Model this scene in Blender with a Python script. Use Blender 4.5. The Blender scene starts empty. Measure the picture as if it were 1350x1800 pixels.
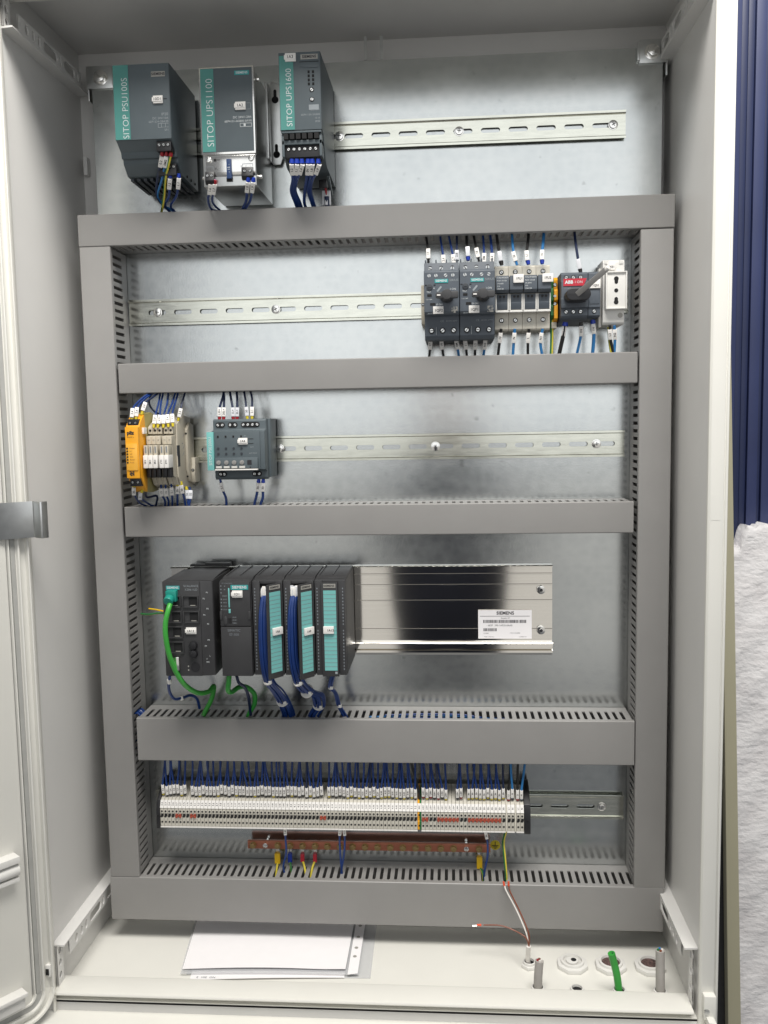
import bpy, bmesh, math, random
from mathutils import Vector, Matrix
random.seed(7)
rnd = random.uniform
R = math.radians
S = 0.001                                   # everything below is written in millimetres
scene = bpy.context.scene
COL = scene.collection

# ------------------------------------------------------------------ camera
CP = Vector((99.72, -1229.89, 689.31)); YAW, PITCH, ROLL = R(-4.272), R(-5.714), R(-1.028)
FPX = 1576.27
_f = Vector((math.sin(YAW)*math.cos(PITCH), math.cos(YAW)*math.cos(PITCH), math.sin(PITCH)))
_r0 = Vector((math.cos(YAW), -math.sin(YAW), 0)); _u0 = _r0.cross(_f)
CR = math.cos(ROLL)*_r0 + math.sin(ROLL)*_u0
CU = -math.sin(ROLL)*_r0 + math.cos(ROLL)*_u0
cd = bpy.data.cameras.new('camera'); cam = bpy.data.objects.new('camera', cd); COL.objects.link(cam)
cd.sensor_fit = 'VERTICAL'; cd.sensor_height = 24; cd.lens = 24*FPX/1800
cd.clip_start = 0.02; cd.clip_end = 100
mw = Matrix((CR, CU, -_f)).transposed().to_4x4(); mw.translation = CP*S
cam.matrix_world = mw
scene.camera = cam

def P(u, v, Y):
    """point of the place at depth Y (mm from the mounting plate) measured at a spot of the photograph"""
    d = _f + CR*((u-675)/FPX) - CU*((v-900)/FPX)
    return CP + d*((Y-CP.y)/d.y)

# ------------------------------------------------------------------ light
w = bpy.data.worlds.new('World'); scene.world = w; w.use_nodes = True
bg = w.node_tree.nodes['Background']; bg.inputs[0].default_value = (0.95, 0.97, 1.0, 1); bg.inputs[1].default_value = 0.2

def area(name, loc, tgt, sx, sy, power, col):
    l = bpy.data.lights.new(name, 'AREA'); l.shape = 'RECTANGLE'; l.size = sx; l.size_y = sy; l.energy = power; l.color = col
    o = bpy.data.objects.new(name, l); COL.objects.link(o); o.location = loc
    o.rotation_euler = (Vector(tgt)-Vector(loc)).to_track_quat('-Z', 'Y').to_euler()
    return o
area('daylight_opening', (0.5, -3.2, 1.5), (0.5, 0, 1.5), 3.4, 1.9, 23, (0.965, 0.985, 1.0))
area('low_fill', (0.5, -3.2, -0.05), (0.5, 0, -0.05), 3.4, 1.15, 5.2, (1.0, 0.955, 0.88))  # added warm fill, brightens reflections in the rail and lower plate
area('ceiling_lamp', (0.25, -1.1, 2.5), (0, -0.15, 0.45), 1.6, 0.7, 77, (1.0, 0.97, 0.92))

vs = scene.view_settings
vs.view_transform = 'Standard'; vs.look = 'None'; vs.exposure = 0.0; vs.gamma = 1.0; vs.use_curve_mapping = False

# ------------------------------------------------------------------ materials
MATS = {}
def mat(name, col, rough=0.5, metal=0.0, var=0.06, vscale=60, bump=0.0, bscale=400, coat=0.0, rvar=0.0, alpha=1.0, stretch=None, trans=0.0):
    if name in MATS: return MATS[name]
    m = bpy.data.materials.new(name); m.use_nodes = True; MATS[name] = m
    nt = m.node_tree; N = nt.nodes; L = nt.links; b = N['Principled BSDF']
    b.inputs['Roughness'].default_value = rough; b.inputs['Metallic'].default_value = metal
    if coat: b.inputs['Coat Weight'].default_value = coat
    if trans: b.inputs['Transmission Weight'].default_value = trans
    b.inputs['Alpha'].default_value = alpha
    tc = N.new('ShaderNodeTexCoord'); src = tc.outputs['Object']
    if stretch:
        mp = N.new('ShaderNodeMapping'); mp.inputs['Scale'].default_value = stretch; L.new(src, mp.inputs[0]); src = mp.outputs[0]
    nz = N.new('ShaderNodeTexNoise'); nz.inputs['Scale'].default_value = vscale; nz.inputs['Detail'].default_value = 5; L.new(src, nz.inputs['Vector'])
    cr = N.new('ShaderNodeValToRGB'); L.new(nz.outputs['Fac'], cr.inputs[0])
    cr.color_ramp.elements[0].position = 0.3; cr.color_ramp.elements[1].position = 0.7
    cr.color_ramp.elements[0].color = tuple(c*(1-var) for c in col)+(1,); cr.color_ramp.elements[1].color = tuple(min(1, c*(1+var)) for c in col)+(1,)
    L.new(cr.outputs[0], b.inputs['Base Color'])
    if rvar:
        mr = N.new('ShaderNodeMapRange'); mr.inputs['To Min'].default_value = rough-rvar; mr.inputs['To Max'].default_value = rough+rvar
        L.new(nz.outputs['Fac'], mr.inputs['Value']); L.new(mr.outputs[0], b.inputs['Roughness'])
    if bump:
        n2 = N.new('ShaderNodeTexNoise'); n2.inputs['Scale'].default_value = bscale; n2.inputs['Detail'].default_value = 3; L.new(src, n2.inputs['Vector'])
        bp = N.new('ShaderNodeBump'); bp.inputs['Strength'].default_value = bump; bp.inputs['Distance'].default_value = 0.001
        L.new(n2.outputs['Fac'], bp.inputs['Height']); L.new(bp.outputs[0], b.inputs['Normal'])
    return m

mat('duct', (0.265, 0.258, 0.25), 0.42, var=0.03, vscale=25, bump=0.05, bscale=900)
mat('paint', (0.70, 0.692, 0.672), 0.38, var=0.02, vscale=12, bump=0.04, bscale=500)
mat('lit_paint', (0.76, 0.75, 0.70), 0.38, var=0.02, vscale=12, bump=0.04, bscale=500)  # the cabinet paint again, with warmer, brighter light put into the colour
mat('gasket', (0.40, 0.40, 0.38), 0.6)
mat('zinc', (0.69, 0.695, 0.615), 0.18, 1.0, var=0.10, vscale=35, rvar=0.08, stretch=(1, 1, 6))
mat('steel', (0.60, 0.61, 0.60), 0.32, 1.0, var=0.06, vscale=90, rvar=0.03)
mat('bright_steel', (0.8, 0.79, 0.76), 0.16, 1.0, var=0.05)
mat('alu', (0.86, 0.83, 0.77), 0.075, 1.0, var=0.02, vscale=20, stretch=(.3, 1, 20), bump=0.01, bscale=30)
mat('sitop', (0.082, 0.104, 0.116), 0.45, var=0.04, bump=0.05)
mat('sirius', (0.075, 0.09, 0.11), 0.5, var=0.05, bump=0.05)
mat('teal', (0.06, 0.235, 0.21), 0.45, var=0.03)
mat('aqua', (0.17, 0.46, 0.44), 0.5, var=0.03)
mat('logo_teal', (0.02, 0.30, 0.30), 0.4)
mat('s7', (0.038, 0.038, 0.04), 0.42, var=0.08, bump=0.04)
mat('black', (0.012, 0.012, 0.014), 0.4)
mat('void', (0.006, 0.006, 0.007), 0.8)
mat('navy_side', (0.03, 0.036, 0.045), 0.5)
mat('blue', (0.008, 0.036, 0.17), 0.32, var=0.1)
mat('sky_blue', (0.025, 0.17, 0.42), 0.32)
mat('dark_blue', (0.008, 0.018, 0.06), 0.35)
mat('wire_black', (0.012, 0.012, 0.013), 0.35)
mat('green', (0.05, 0.36, 0.05), 0.4)
mat('bright_green', (0.03, 0.30, 0.04), 0.4)
mat('pe_green', (0.02, 0.15, 0.04), 0.4)
mat('pe_yellow', (0.70, 0.58, 0.06), 0.4)
mat('brown', (0.20, 0.06, 0.03), 0.4)
mat('white_wire', (0.75, 0.72, 0.68), 0.4)
mat('grey_cable', (0.36, 0.34, 0.32), 0.5)
mat('tag', (0.80, 0.78, 0.75), 0.45, var=0.02)
mat('sleeve', (0.62, 0.63, 0.66), 0.2)
mat('tie', (0.72, 0.71, 0.68), 0.4)
mat('f_red', (0.32, 0.012, 0.02), 0.4)
mat('fuse_blue', (0.015, 0.04, 0.12), 0.4)
mat('f_blue', (0.01, 0.04, 0.36), 0.4)
mat('f_yellow', (0.62, 0.50, 0.03), 0.4)
mat('f_black', (0.015, 0.015, 0.015), 0.4)
mat('beige', (0.50, 0.46, 0.375), 0.5, var=0.05, bump=0.04)
mat('terminal', (0.55, 0.525, 0.46), 0.5, var=0.05, bump=0.04)
mat('cream', (0.62, 0.59, 0.51), 0.5, var=0.04, bump=0.04)
mat('white', (0.72, 0.71, 0.68), 0.45, var=0.02)
mat('pale', (0.60, 0.59, 0.56), 0.45, var=0.02)
mat('orange', (0.80, 0.36, 0.015), 0.4, var=0.05)
mat('amber', (0.82, 0.42, 0.05), 0.2, var=0.05)
mat('gap_shade', (0.03, 0.03, 0.032), 0.7)  # near-black, holds the shade of the gap beside the cabinet
mat('olive', (0.40, 0.35, 0.14), 0.45)
mat('red', (0.50, 0.02, 0.04), 0.4)
mat('jumper', (0.36, 0.07, 0.04), 0.4)
mat('copper', (0.50, 0.19, 0.12), 0.38, 0.75, var=0.08, vscale=40, rvar=0.06, stretch=(1, 4, 4))
mat('brass', (0.42, 0.30, 0.14), 0.35, 1.0, var=0.12, vscale=300)
mat('gold_tab', (0.80, 0.50, 0.01), 0.42, var=0.06)
mat('paper', (0.88, 0.86, 0.87), 0.7, var=0.01)
mat('film', (0.75, 0.76, 0.78), 0.12, var=0.01, alpha=0.35)
mat('plug_green', (0.01, 0.24, 0.19), 0.35)
mat('ink_black', (0.02, 0.02, 0.025), 0.6)
mat('ink_grey', (0.20, 0.22, 0.24), 0.6)
mat('ink_white', (0.62, 0.65, 0.66), 0.6)
mat('ink_dim', (0.27, 0.30, 0.32), 0.6)
mat('plate_grey', (0.34, 0.33, 0.30), 0.4)
mat('clothes', (0.012, 0.015, 0.03), 0.85)
mat('skin', (0.45, 0.27, 0.19), 0.5)
mat('board', (0.46, 0.43, 0.30), 0.6, var=0.03, vscale=8)
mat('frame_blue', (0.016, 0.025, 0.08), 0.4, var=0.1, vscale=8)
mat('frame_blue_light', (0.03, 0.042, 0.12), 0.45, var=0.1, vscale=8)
mat('glass_blue', (0.028, 0.045, 0.17), 0.12, var=0.1, vscale=3)

def galv():
    m = bpy.data.materials.new('galvanised'); m.use_nodes = True; MATS['galv'] = m
    nt = m.node_tree; N = nt.nodes; L = nt.links; b = N['Principled BSDF']
    b.inputs['Metallic'].default_value = 1.0
    tc = N.new('ShaderNodeTexCoord')
    vo = N.new('ShaderNodeTexVoronoi'); vo.inputs['Scale'].default_value = 90; L.new(tc.outputs['Object'], vo.inputs['Vector'])
    mp = N.new('ShaderNodeMapping'); mp.inputs['Scale'].default_value = (3, 3, 90); L.new(tc.outputs['Object'], mp.inputs[0])
    st = N.new('ShaderNodeTexNoise'); st.inputs['Scale'].default_value = 1.0; st.inputs['Detail'].default_value = 6; L.new(mp.outputs[0], st.inputs['Vector'])
    nz = N.new('ShaderNodeTexNoise'); nz.inputs['Scale'].default_value = 7; nz.inputs['Detail'].default_value = 6; L.new(tc.outputs['Object'], nz.inputs['Vector'])
    fn = N.new('ShaderNodeTexNoise'); fn.inputs['Scale'].default_value = 420; fn.inputs['Detail'].default_value = 2; L.new(tc.outputs['Object'], fn.inputs['Vector'])
    a = N.new('ShaderNodeMath'); a.operation = 'MULTIPLY_ADD'; L.new(vo.outputs['Distance'], a.inputs[0]); a.inputs[1].default_value = 0.25; L.new(nz.outputs['Fac'], a.inputs[2])
    a2 = N.new('ShaderNodeMath'); a2.operation = 'MULTIPLY_ADD'; L.new(st.outputs['Fac'], a2.inputs[0]); a2.inputs[1].default_value = 0.35; L.new(a.outputs[0], a2.inputs[2])
    cr = N.new('ShaderNodeValToRGB'); L.new(a2.outputs[0], cr.inputs[0])
    cr.color_ramp.elements[0].position = 0.45; cr.color_ramp.elements[0].color = (0.52, 0.545, 0.545, 1)
    cr.color_ramp.elements[1].position = 0.95; cr.color_ramp.elements[1].color = (0.63, 0.65, 0.64, 1)
    # small dark specks of corrosion
    sp = N.new('ShaderNodeTexNoise'); sp.inputs['Scale'].default_value = 55; sp.inputs['Detail'].default_value = 4; L.new(tc.outputs['Object'], sp.inputs['Vector'])
    sr = N.new('ShaderNodeValToRGB'); L.new(sp.outputs['Fac'], sr.inputs[0]); sr.color_ramp.elements[0].position = 0.27; sr.color_ramp.elements[0].color = (0.8, 0.8, 0.8, 1); sr.color_ramp.elements[1].position = 0.33
    mx = N.new('ShaderNodeMix'); mx.data_type = 'RGBA'; mx.blend_type = 'MULTIPLY'; mx.inputs[0].default_value = 1
    L.new(cr.outputs[0], mx.inputs[6]); L.new(sr.outputs[0], mx.inputs[7]); L.new(mx.outputs[2], b.inputs['Base Color'])
    mr = N.new('ShaderNodeMapRange'); mr.inputs['From Min'].default_value = 0.4; mr.inputs['From Max'].default_value = 1.0
    mr.inputs['To Min'].default_value = 0.175; mr.inputs['To Max'].default_value = 0.225; L.new(a2.outputs[0], mr.inputs['Value']); L.new(mr.outputs[0], b.inputs['Roughness'])
    bp = N.new('ShaderNodeBump'); bp.inputs['Strength'].default_value = 0.06; bp.inputs['Distance'].default_value = 0.0006
    L.new(fn.outputs['Fac'], bp.inputs['Height']); L.new(bp.outputs[0], b.inputs['Normal'])
galv()

def plaster():
    m = bpy.data.materials.new('plaster'); m.use_nodes = True; MATS['plaster'] = m
    nt = m.node_tree; N = nt.nodes; L = nt.links; b = N['Principled BSDF']; b.inputs['Roughness'].default_value = 0.9
    tc = N.new('ShaderNodeTexCoord')
    n1 = N.new('ShaderNodeTexNoise'); n1.inputs['Scale'].default_value = 22; n1.inputs['Detail'].default_value = 8; L.new(tc.outputs['Object'], n1.inputs['Vector'])
    cr = N.new('ShaderNodeValToRGB'); L.new(n1.outputs['Fac'], cr.inputs[0])
    cr.color_ramp.elements[0].position = 0.3; cr.color_ramp.elements[0].color = (0.86, 0.83, 0.83, 1); cr.color_ramp.elements[1].position = 0.6; cr.color_ramp.elements[1].color = (0.94, 0.92, 0.92, 1)
    L.new(cr.outputs[0], b.inputs['Base Color'])
    mp = N.new('ShaderNodeMapping'); mp.inputs['Scale'].default_value = (1, 1, 1.7); L.new(tc.outputs['Object'], mp.inputs[0])
    n2 = N.new('ShaderNodeTexNoise'); n2.inputs['Scale'].default_value = 55; n2.inputs['Detail'].default_value = 7; L.new(mp.outputs[0], n2.inputs['Vector'])
    bp = N.new('ShaderNodeBump'); bp.inputs['Strength'].default_value = 0.6; bp.inputs['Distance'].default_value = 0.006
    L.new(n2.outputs['Fac'], bp.inputs['Height']); L.new(bp.outputs[0], b.inputs['Normal'])
plaster()

# ------------------------------------------------------------------ mesh helpers
class MB:
    def __init__(s): s.v = []; s.f = []; s.mi = []; s.m = 0
    def face(s, idx): s.f.append(idx); s.mi.append(s.m)
    def box(s, x0, x1, y0, y1, z0, z1):
        b = len(s.v)
        s.v += [(x, y, z) for z in (z0, z1) for y in (y0, y1) for x in (x0, x1)]
        for q in ((0, 1, 3, 2), (4, 6, 7, 5), (0, 4, 5, 1), (2, 3, 7, 6), (0, 2, 6, 4), (1, 5, 7, 3)): s.face([b+i for i in q])
        return s
    def prism(s, poly, a0, a1, axis='x'):
        """polygon of the two other axes, extruded along axis (order: x:(y,z) y:(x,z) z:(x,y))"""
        n = len(poly); b = len(s.v)
        for a in (a0, a1):
            for p, q in poly:
                s.v.append({'x': (a, p, q), 'y': (p, a, q), 'z': (p, q, a)}[axis])
        s.face(list(range(b, b+n))); s.face(list(range(b+2*n-1, b+n-1, -1)))
        for i in range(n):
            j = (i+1) % n; s.face([b+i, b+j, b+n+j, b+n+i])
        return s
    def cyl(s, c, r, h, axis='y', n=14, r2=None):
        r2 = r if r2 is None else r2
        b = len(s.v); c = Vector(c)
        A = {'x': Vector((1, 0, 0)), 'y': Vector((0, 1, 0)), 'z': Vector((0, 0, 1))}[axis] if isinstance(axis, str) else Vector(axis).normalized()
        U = A.orthogonal().normalized(); V = A.cross(U)
        for rr, t in ((r, 0), (r2, h)):
            for i in range(n):
                a = 2*math.pi*(i+.5)/n; s.v.append(tuple(c+A*t+U*(rr*math.cos(a))+V*(rr*math.sin(a))))
        s.face(list(range(b, b+n))); s.face(list(range(b+2*n-1, b+n-1, -1)))
        for i in range(n):
            j = (i+1) % n; s.face([b+i, b+j, b+n+j, b+n+i])
        return s
    def tube(s, pts, r, n=8, half=False, sub=5):
        pts = catmull(pts, sub); b = len(s.v); prev = None
        for k, p in enumerate(pts):
            t = (pts[min(k+1, len(pts)-1)]-pts[max(k-1, 0)]).normalized()
            if prev is None: u = t.orthogonal().normalized() if abs(t.x) > 0.9 else (Vector((1, 0, 0))-t*t.x).normalized()
            else: u = (prev-t*prev.dot(t)).normalized()
            prev = u; v = t.cross(u)
            rr = r(k/(len(pts)-1)) if callable(r) else r
            for i in range(n):
                a = 2*math.pi*i/n; s.v.append(tuple(p+u*(rr*math.cos(a))+v*(rr*math.sin(a))))
        m0 = s.m
        for k in range(len(pts)-1):
            for i in range(n):
                j = (i+1) % n; s.m = m0+(1 if half and i in half else 0)
                s.face([b+k*n+i, b+k*n+j, b+(k+1)*n+j, b+(k+1)*n+i])
        s.m = m0
        s.face(list(range(b+n-1, b-1, -1))); e = b+(len(pts)-1)*n; s.face(list(range(e, e+n)))
        return s
    def obox(s, c, ax, ay, az, a, b_, d):
        """oriented box, half sizes a,b_,d along unit axes"""
        b = len(s.v); c = Vector(c)
        for k in (-1, 1):
            for j in (-1, 1):
                for i in (-1, 1): s.v.append(tuple(c+ax*(a*i)+ay*(b_*j)+az*(d*k)))
        for q in ((0, 1, 3, 2), (4, 6, 7, 5), (0, 4, 5, 1), (2, 3, 7, 6), (0, 2, 6, 4), (1, 5, 7, 3)): s.face([b+i for i in q])
        return s
    def cell(s, outer, hole, f, t):
        """one perforated cell: ring of quads between outer and hole outlines; f maps (a,b,depth) to xyz; t thickness"""
        n = len(hole); b = len(s.v)
        for d in (0, t):
            s.v += [f(p, q, d) for p, q in outer]+[f(p, q, d) for p, q in hole]
        for i in range(n):
            j = (i+1) % n
            s.face([b+i, b+j, b+n+j, b+n+i]); s.face([b+2*n+i, b+3*n+i, b+3*n+j, b+2*n+j])
            s.face([b+n+i, b+n+j, b+3*n+j, b+3*n+i])
        return s

def catmull(pts, sub=5):
    pts = [Vector(p) for p in pts]
    if len(pts) < 3 or sub < 2: return pts
    q = [pts[0]*2-pts[1]]+pts+[pts[-1]*2-pts[-2]]; out = []
    for i in range(1, len(q)-2):
        a, b, c, d = q[i-1:i+3]
        for k in range(sub):
            t = k/sub
            out.append(0.5*((2*b)+(c-a)*t+(2*a-5*b+4*c-d)*t*t+(3*b-a-3*c+d)*t**3))
    out.append(pts[-1]); return out

BASE = {}
def link(o, parent):
    COL.objects.link(o)
    if parent is not None: o.parent = parent
def tag(o, label, cat, group=None, kind=None):
    if label: o['label'] = label
    if cat: o['category'] = cat
    if group: o['group'] = group
    if kind: o['kind'] = kind
    return o
def thing(name, label, cat, loc, group=None):
    o = bpy.data.objects.new(name, None); COL.objects.link(o); o.empty_display_size = 0.01
    o.location = Vector(loc)*S; BASE[o.name] = Vector(loc); return tag(o, label, cat, group)
def mesh(mb, base, bevel=0, mats=(), seg=2, normals=True, name='m'):
    me = bpy.data.meshes.new(name); bm = bmesh.new()
    vs_ = [bm.verts.new(((x-base[0])*S, (y-base[1])*S, (z-base[2])*S)) for x, y, z in mb.v]
    for f, mi in zip(mb.f, mb.mi):
        try: fc = bm.faces.new([vs_[i] for i in f]); fc.material_index = mi
        except ValueError: pass
    if normals: bmesh.ops.recalc_face_normals(bm, faces=bm.faces)
    if bevel:
        es = [e for e in bm.edges if len(e.link_faces) == 2 and e.calc_face_angle(0) > R(28)]
        bmesh.ops.bevel(bm, geom=es, offset=bevel*S, segments=seg, profile=0.6, affect='EDGES', clamp_overlap=True)
    bm.to_mesh(me); bm.free()
    for m in mats: me.materials.append(MATS[m])
    me.shade_smooth(); me.set_sharp_from_angle(angle=R(38))
    return me
def part(name, mb, m, parent, bevel=0, label=None, seg=2, normals=True):
    b = BASE[parent.name]; mats = (m,) if isinstance(m, str) else m
    o = bpy.data.objects.new(name, mesh(mb, b, bevel, mats, seg, normals, name)); link(o, parent); BASE[o.name] = b
    if label: o['label'] = label
    return o
def single(name, mb, m, label, cat, group=None, kind=None, bevel=0, seg=2, normals=True):
    xs, ys, zs = zip(*mb.v); b = Vector(((min(xs)+max(xs))/2, (min(ys)+max(ys))/2, min(zs)))
    mats = (m,) if isinstance(m, str) else m
    o = bpy.data.objects.new(name, mesh(mb, b, bevel, mats, seg, normals, name)); COL.objects.link(o); o.location = b*S; BASE[o.name] = b
    return tag(o, label, cat, group, kind)
def dup(root, d, label=None, group=None):
    """copy a thing with its parts and sub-parts, moved by d mm"""
    def cp(o, par):
        c = o.copy(); COL.objects.link(c)
        if par is not None: c.parent = par
        BASE[c.name] = BASE[o.name]+Vector(d)
        for ch in [x for x in COL.objects if x.parent == o]: cp(ch, c)
        return c
    c = cp(root, None); c.location = root.location+Vector(d)*S
    if label: c['label'] = label
    if group: c['group'] = group
    return c
def Box(*a): return MB().box(*a)

TEXTS = []
X_, Y_, Z_ = Vector((1, 0, 0)), Vector((0, 1, 0)), Vector((0, 0, 1))
def txt(parent, s, c, size, m='ink_white', xd=X_, yd=Z_, bold=0.0, align='CENTER', name='lettering', squeeze=1.0):
    TEXTS.append((parent, s, Vector(c), size, m, Vector(xd), Vector(yd), bold, align, name, squeeze))
def vtxt(parent, s, c, size, m='ink_white', bold=0.0, **k): txt(parent, s, c, size, m, Z_, -X_, bold, **k)
def finish_text():
    cache = {}
    for t in TEXTS:
        key = (t[1], t[7], t[8])
        if key in cache: continue
        cu = bpy.data.curves.new('lettering', 'FONT'); cu.body = t[1]; cu.size = 1; cu.align_x = t[8]; cu.align_y = 'CENTER'
        cu.resolution_u = 3; cu.offset = t[7]; cu.space_character = 1.04
        o = bpy.data.objects.new('lettering_tmp', cu); COL.objects.link(o); cache[key] = o
    dg = bpy.context.evaluated_depsgraph_get(); dg.update()
    me = {k: bpy.data.meshes.new_from_object(o.evaluated_get(dg)) for k, o in cache.items()}
    for o in cache.values(): bpy.data.objects.remove(o)
    mm = {}
    for parent, s, c, size, m, xd, yd, bold, al, name, sq in TEXTS:
        key = (s, bold, al, m)
        if key not in mm:
            k = me[(s, bold, al)].copy(); k.materials.clear(); k.materials.append(MATS[m]); mm[key] = k
        o = bpy.data.objects.new(name, mm[key]); link(o, parent)
        zd = xd.cross(yd); M = Matrix((xd, yd, zd)).transposed().to_4x4()
        M.translation = (c-BASE[parent.name])*S
        o.matrix_local = M @ Matrix.Diagonal((size*S*sq, size*S, size*S, 1))

def screw(parent, x, y, z, r, name='terminal_screw', ang=None, dark=True, head='steel'):
    """round opening with a slotted metal screw, facing the camera"""
    a = rnd(0, 3) if ang is None else ang
    mb = MB(); mb.m = 0
    if dark: mb.cyl((x, y-0.35, z), r, 0.5, 'y', 14)
    mb.m = 1; mb.cyl((x, y-0.9, z), r*0.66, 0.7, 'y', 10)
    mb.m = 2; ax = Vector((math.cos(a), 0, math.sin(a))); mb.obox((x, y-1.0, z), ax, Z_*ax.x-X_*ax.z, Y_, r*0.6, r*0.13, 0.25)
    return part(name, mb, ('void', head, 'ink_black'), parent)
def nametag(parent, s, x, y, z, w=13, h=8.5, tilt=0):
    """small white clip-on device label with a snapped-in strip"""
    mb = Box(x-w/2, x+w/2, y-2.2, y, z-h/2, z+h/2); o = part('name_tag', mb, 'tag', parent, 0.5)
    mb = Box(x-w/2-1, x+w/2-0.6, y-3.0, y-2.2, z-h*0.28, z+h*0.26); part('name_strip', mb, 'tag', parent, 0.25)
    txt(o, s, (x-0.3, y-3.12, z), h*0.5, 'ink_black', bold=0.01)
    return o

# ------------------------------------------------------------------ behind the cabinet: plastered wall, window, leaning board
def wall():
    mb = MB(); nx, nz = 90, 170; x0, x1, zb = 430, 950, -900
    def top(x):
        t = 512+.03*(x-600)+3*math.sin(x*0.21)+2*math.sin(x*0.6+1)+rnd(-1.5, 1.5)
        if x < 569: t -= 34
        elif x < 577: t -= 12
        return t
    for i in range(nx+1):
        x = x0+(x1-x0)*i/nx; t = top(x)
        for j in range(nz+1):
            f = j/nz; z = zb+(t-zb)*f
            y = 250+2*math.sin(x*.03+z*.02)+1.2*math.sin(x*.09-z*.07)+rnd(-.7, .7)
            if j == nz: y += 4
            mb.v.append((x, y, z))
    for i in range(nx):
        for j in range(nz):
            a = i*(nz+1)+j; mb.face([a, a+nz+1, a+nz+2, a+1])
    b = len(mb.v)
    for i in range(nx+1):
        v = mb.v[i*(nz+1)+nz]; mb.v.append((v[0], 330, v[2]-3))
    for i in range(nx): a = i*(nz+1)+nz; mb.face([a, a+nz+1, b+i+1, b+i])
    w_ = single('plaster_wall', mb, 'plaster', 'rough white mortar wall under the blue window frame at the right edge', 'wall', normals=False)
    w_['kind'] = 'structure'
wall()
wf = thing('window', 'dark blue window frame set above rough mortar at right edge', 'window', (640, 290, 470))
part('sash_pane', Box(633, 1000, 306, 312, 500, 1700), 'glass_blue', wf)
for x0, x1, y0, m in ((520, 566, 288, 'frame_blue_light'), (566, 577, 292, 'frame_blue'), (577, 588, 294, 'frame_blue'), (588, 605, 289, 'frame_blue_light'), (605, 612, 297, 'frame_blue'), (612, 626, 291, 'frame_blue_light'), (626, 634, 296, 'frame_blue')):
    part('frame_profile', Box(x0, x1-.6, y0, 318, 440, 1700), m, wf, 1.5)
part('bottom_rail', Box(634.5, 1000, 296, 316, 490, 548), 'frame_blue', wf, 1.5)
mb = MB().prism([(640+9*math.cos(a)+7*(1 if math.cos(a) > 0 else -1)+8, 545-0+0+9*math.sin(a)+8*(1 if math.sin(a) > 0 else -1)-8) for a in [R(22.5+i*22.5) for i in range(16)]], 290, 296, 'y')
part('corner_cap', mb, 'pale', wf, 0.5, label='pale rounded square cap on the frame corner')
bd = MB(); a0, a1 = P(1280, 1800, 120), P(1303, 1800, 120); b0, b1 = P(1262, 300, 120), P(1281, 300, 120)
b0 = a0+(b0-a0)*1.3; b1 = a1+(b1-a1)*1.3
a0 = a0-(b0-a0)*.25; a1 = a1-(b1-a1)*.25
n = len(bd.v); bd.v += [tuple(q) for q in (a0, a1, b1, b0)]+[(q.x, 138, q.z) for q in (a0, a1, b1, b0)]
for q in ((0, 1, 2, 3), (7, 6, 5, 4), (0, 4, 5, 1), (1, 5, 6, 2), (2, 6, 7, 3), (3, 7, 4, 0)): bd.face(list(q))
single('leaning_board', bd, 'board', 'olive beige board leaning between cabinet side and rough wall', 'board', bevel=2)

# ------------------------------------------------------------------ cabinet shell
XL, XR, ZF, ZC, YB, YR = -410, 390, -33, 1205, 40, -190
cab = thing('electrical_cabinet', 'open light grey electrical cabinet filling the picture', 'cabinet', (-10, YB, ZF))
part('back_panel', Box(XL, XR, YB, YB+4, ZF, ZC), 'paint', cab)
part('side_panel', Box(XL-4, XL, YR, YB+4, ZF-4, ZC+4), 'paint', cab, 1)
part('side_panel', Box(XR, XR+4, YR, YB+4, ZF-4, ZC+4), 'paint', cab, 1)
part('ceiling_panel', Box(XL, XR, YR, YB, ZC, ZC+4), 'paint', cab)
fl = part('floor_panel', Box(XL, XR, YR, YB, ZF-4, ZF), 'lit_paint', cab)  # same paint as the walls; warm light on the floor is in the colour
# bottom sill: raised lip with a drip step in front
part('sill', MB().prism([(-150, ZF), (-163, -19), (-166, -18), (-198, -19.5), (-199, -22), (-197, -24), (-170, ZF+.1)], XL+.5, XR-6, 'x'), 'lit_paint', cab, 0.8)
part('top_lip', MB().prism([(-150, ZC), (-163, ZC-18), (-166, ZC-22), (-200, ZC-25), (-204, ZC-20), (-204, ZC+40), (-170, ZC+40)], XL+.5, XR-6, 'x'), 'lit_paint', cab, 0.8)
part('front_ledge', MB().prism([(-176, -46), (-176, -60), (-262, -68), (-264, -62), (-262, -58), (-205, -50)], XL-20, XR+26, 'x'), 'lit_paint', cab, 2)
part('rim_bottom', Box(XL-18, XR+22, -190, -172, -62, -33.5), 'paint', cab, 1)
part('gap_shade_strip', Box(XR+24, P(1283, 1400, 150).x, 146, 200, -700, 330), 'gap_shade', cab)  # added dark strip: shade of the gap between rim and leaning board
# right rim: flat front face with a fine groove and an outer bead
rr = part('front_rim', MB().prism([(XR, YR+.4), (XR+.4, -193), (XR+3, -195), (XR+17.5, -195), (XR+18, -193.6), (XR+19, -193.6), (XR+19.5, -195), (XR+22, -195), (XR+23, -192), (XR+23, -120), (XR+4.2, -120), (XR+4.2, YR+.4)], -60, ZC+60, 'z'), 'lit_paint', cab, 0.5)
part('rim_cover', Box(XR+3.2, XR+14, -195.2, -194.9, 572, 602), 'lit_paint', cab)
part('corner_block', Box(XR+4, XR+18, -204, -194, -26, 4), 'lit_paint', cab, 1.2)
part('corner_screw', MB().cyl((XR+7, -206, -14), 3, 3, 'y', 12), 'steel', cab)
part('corner_block', MB().prism([(XR+6, -20), (XR+16, -22), (XR+30, -64), (XR+14, -70)], -216, -196, 'y'), 'lit_paint', cab, 2)
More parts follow.
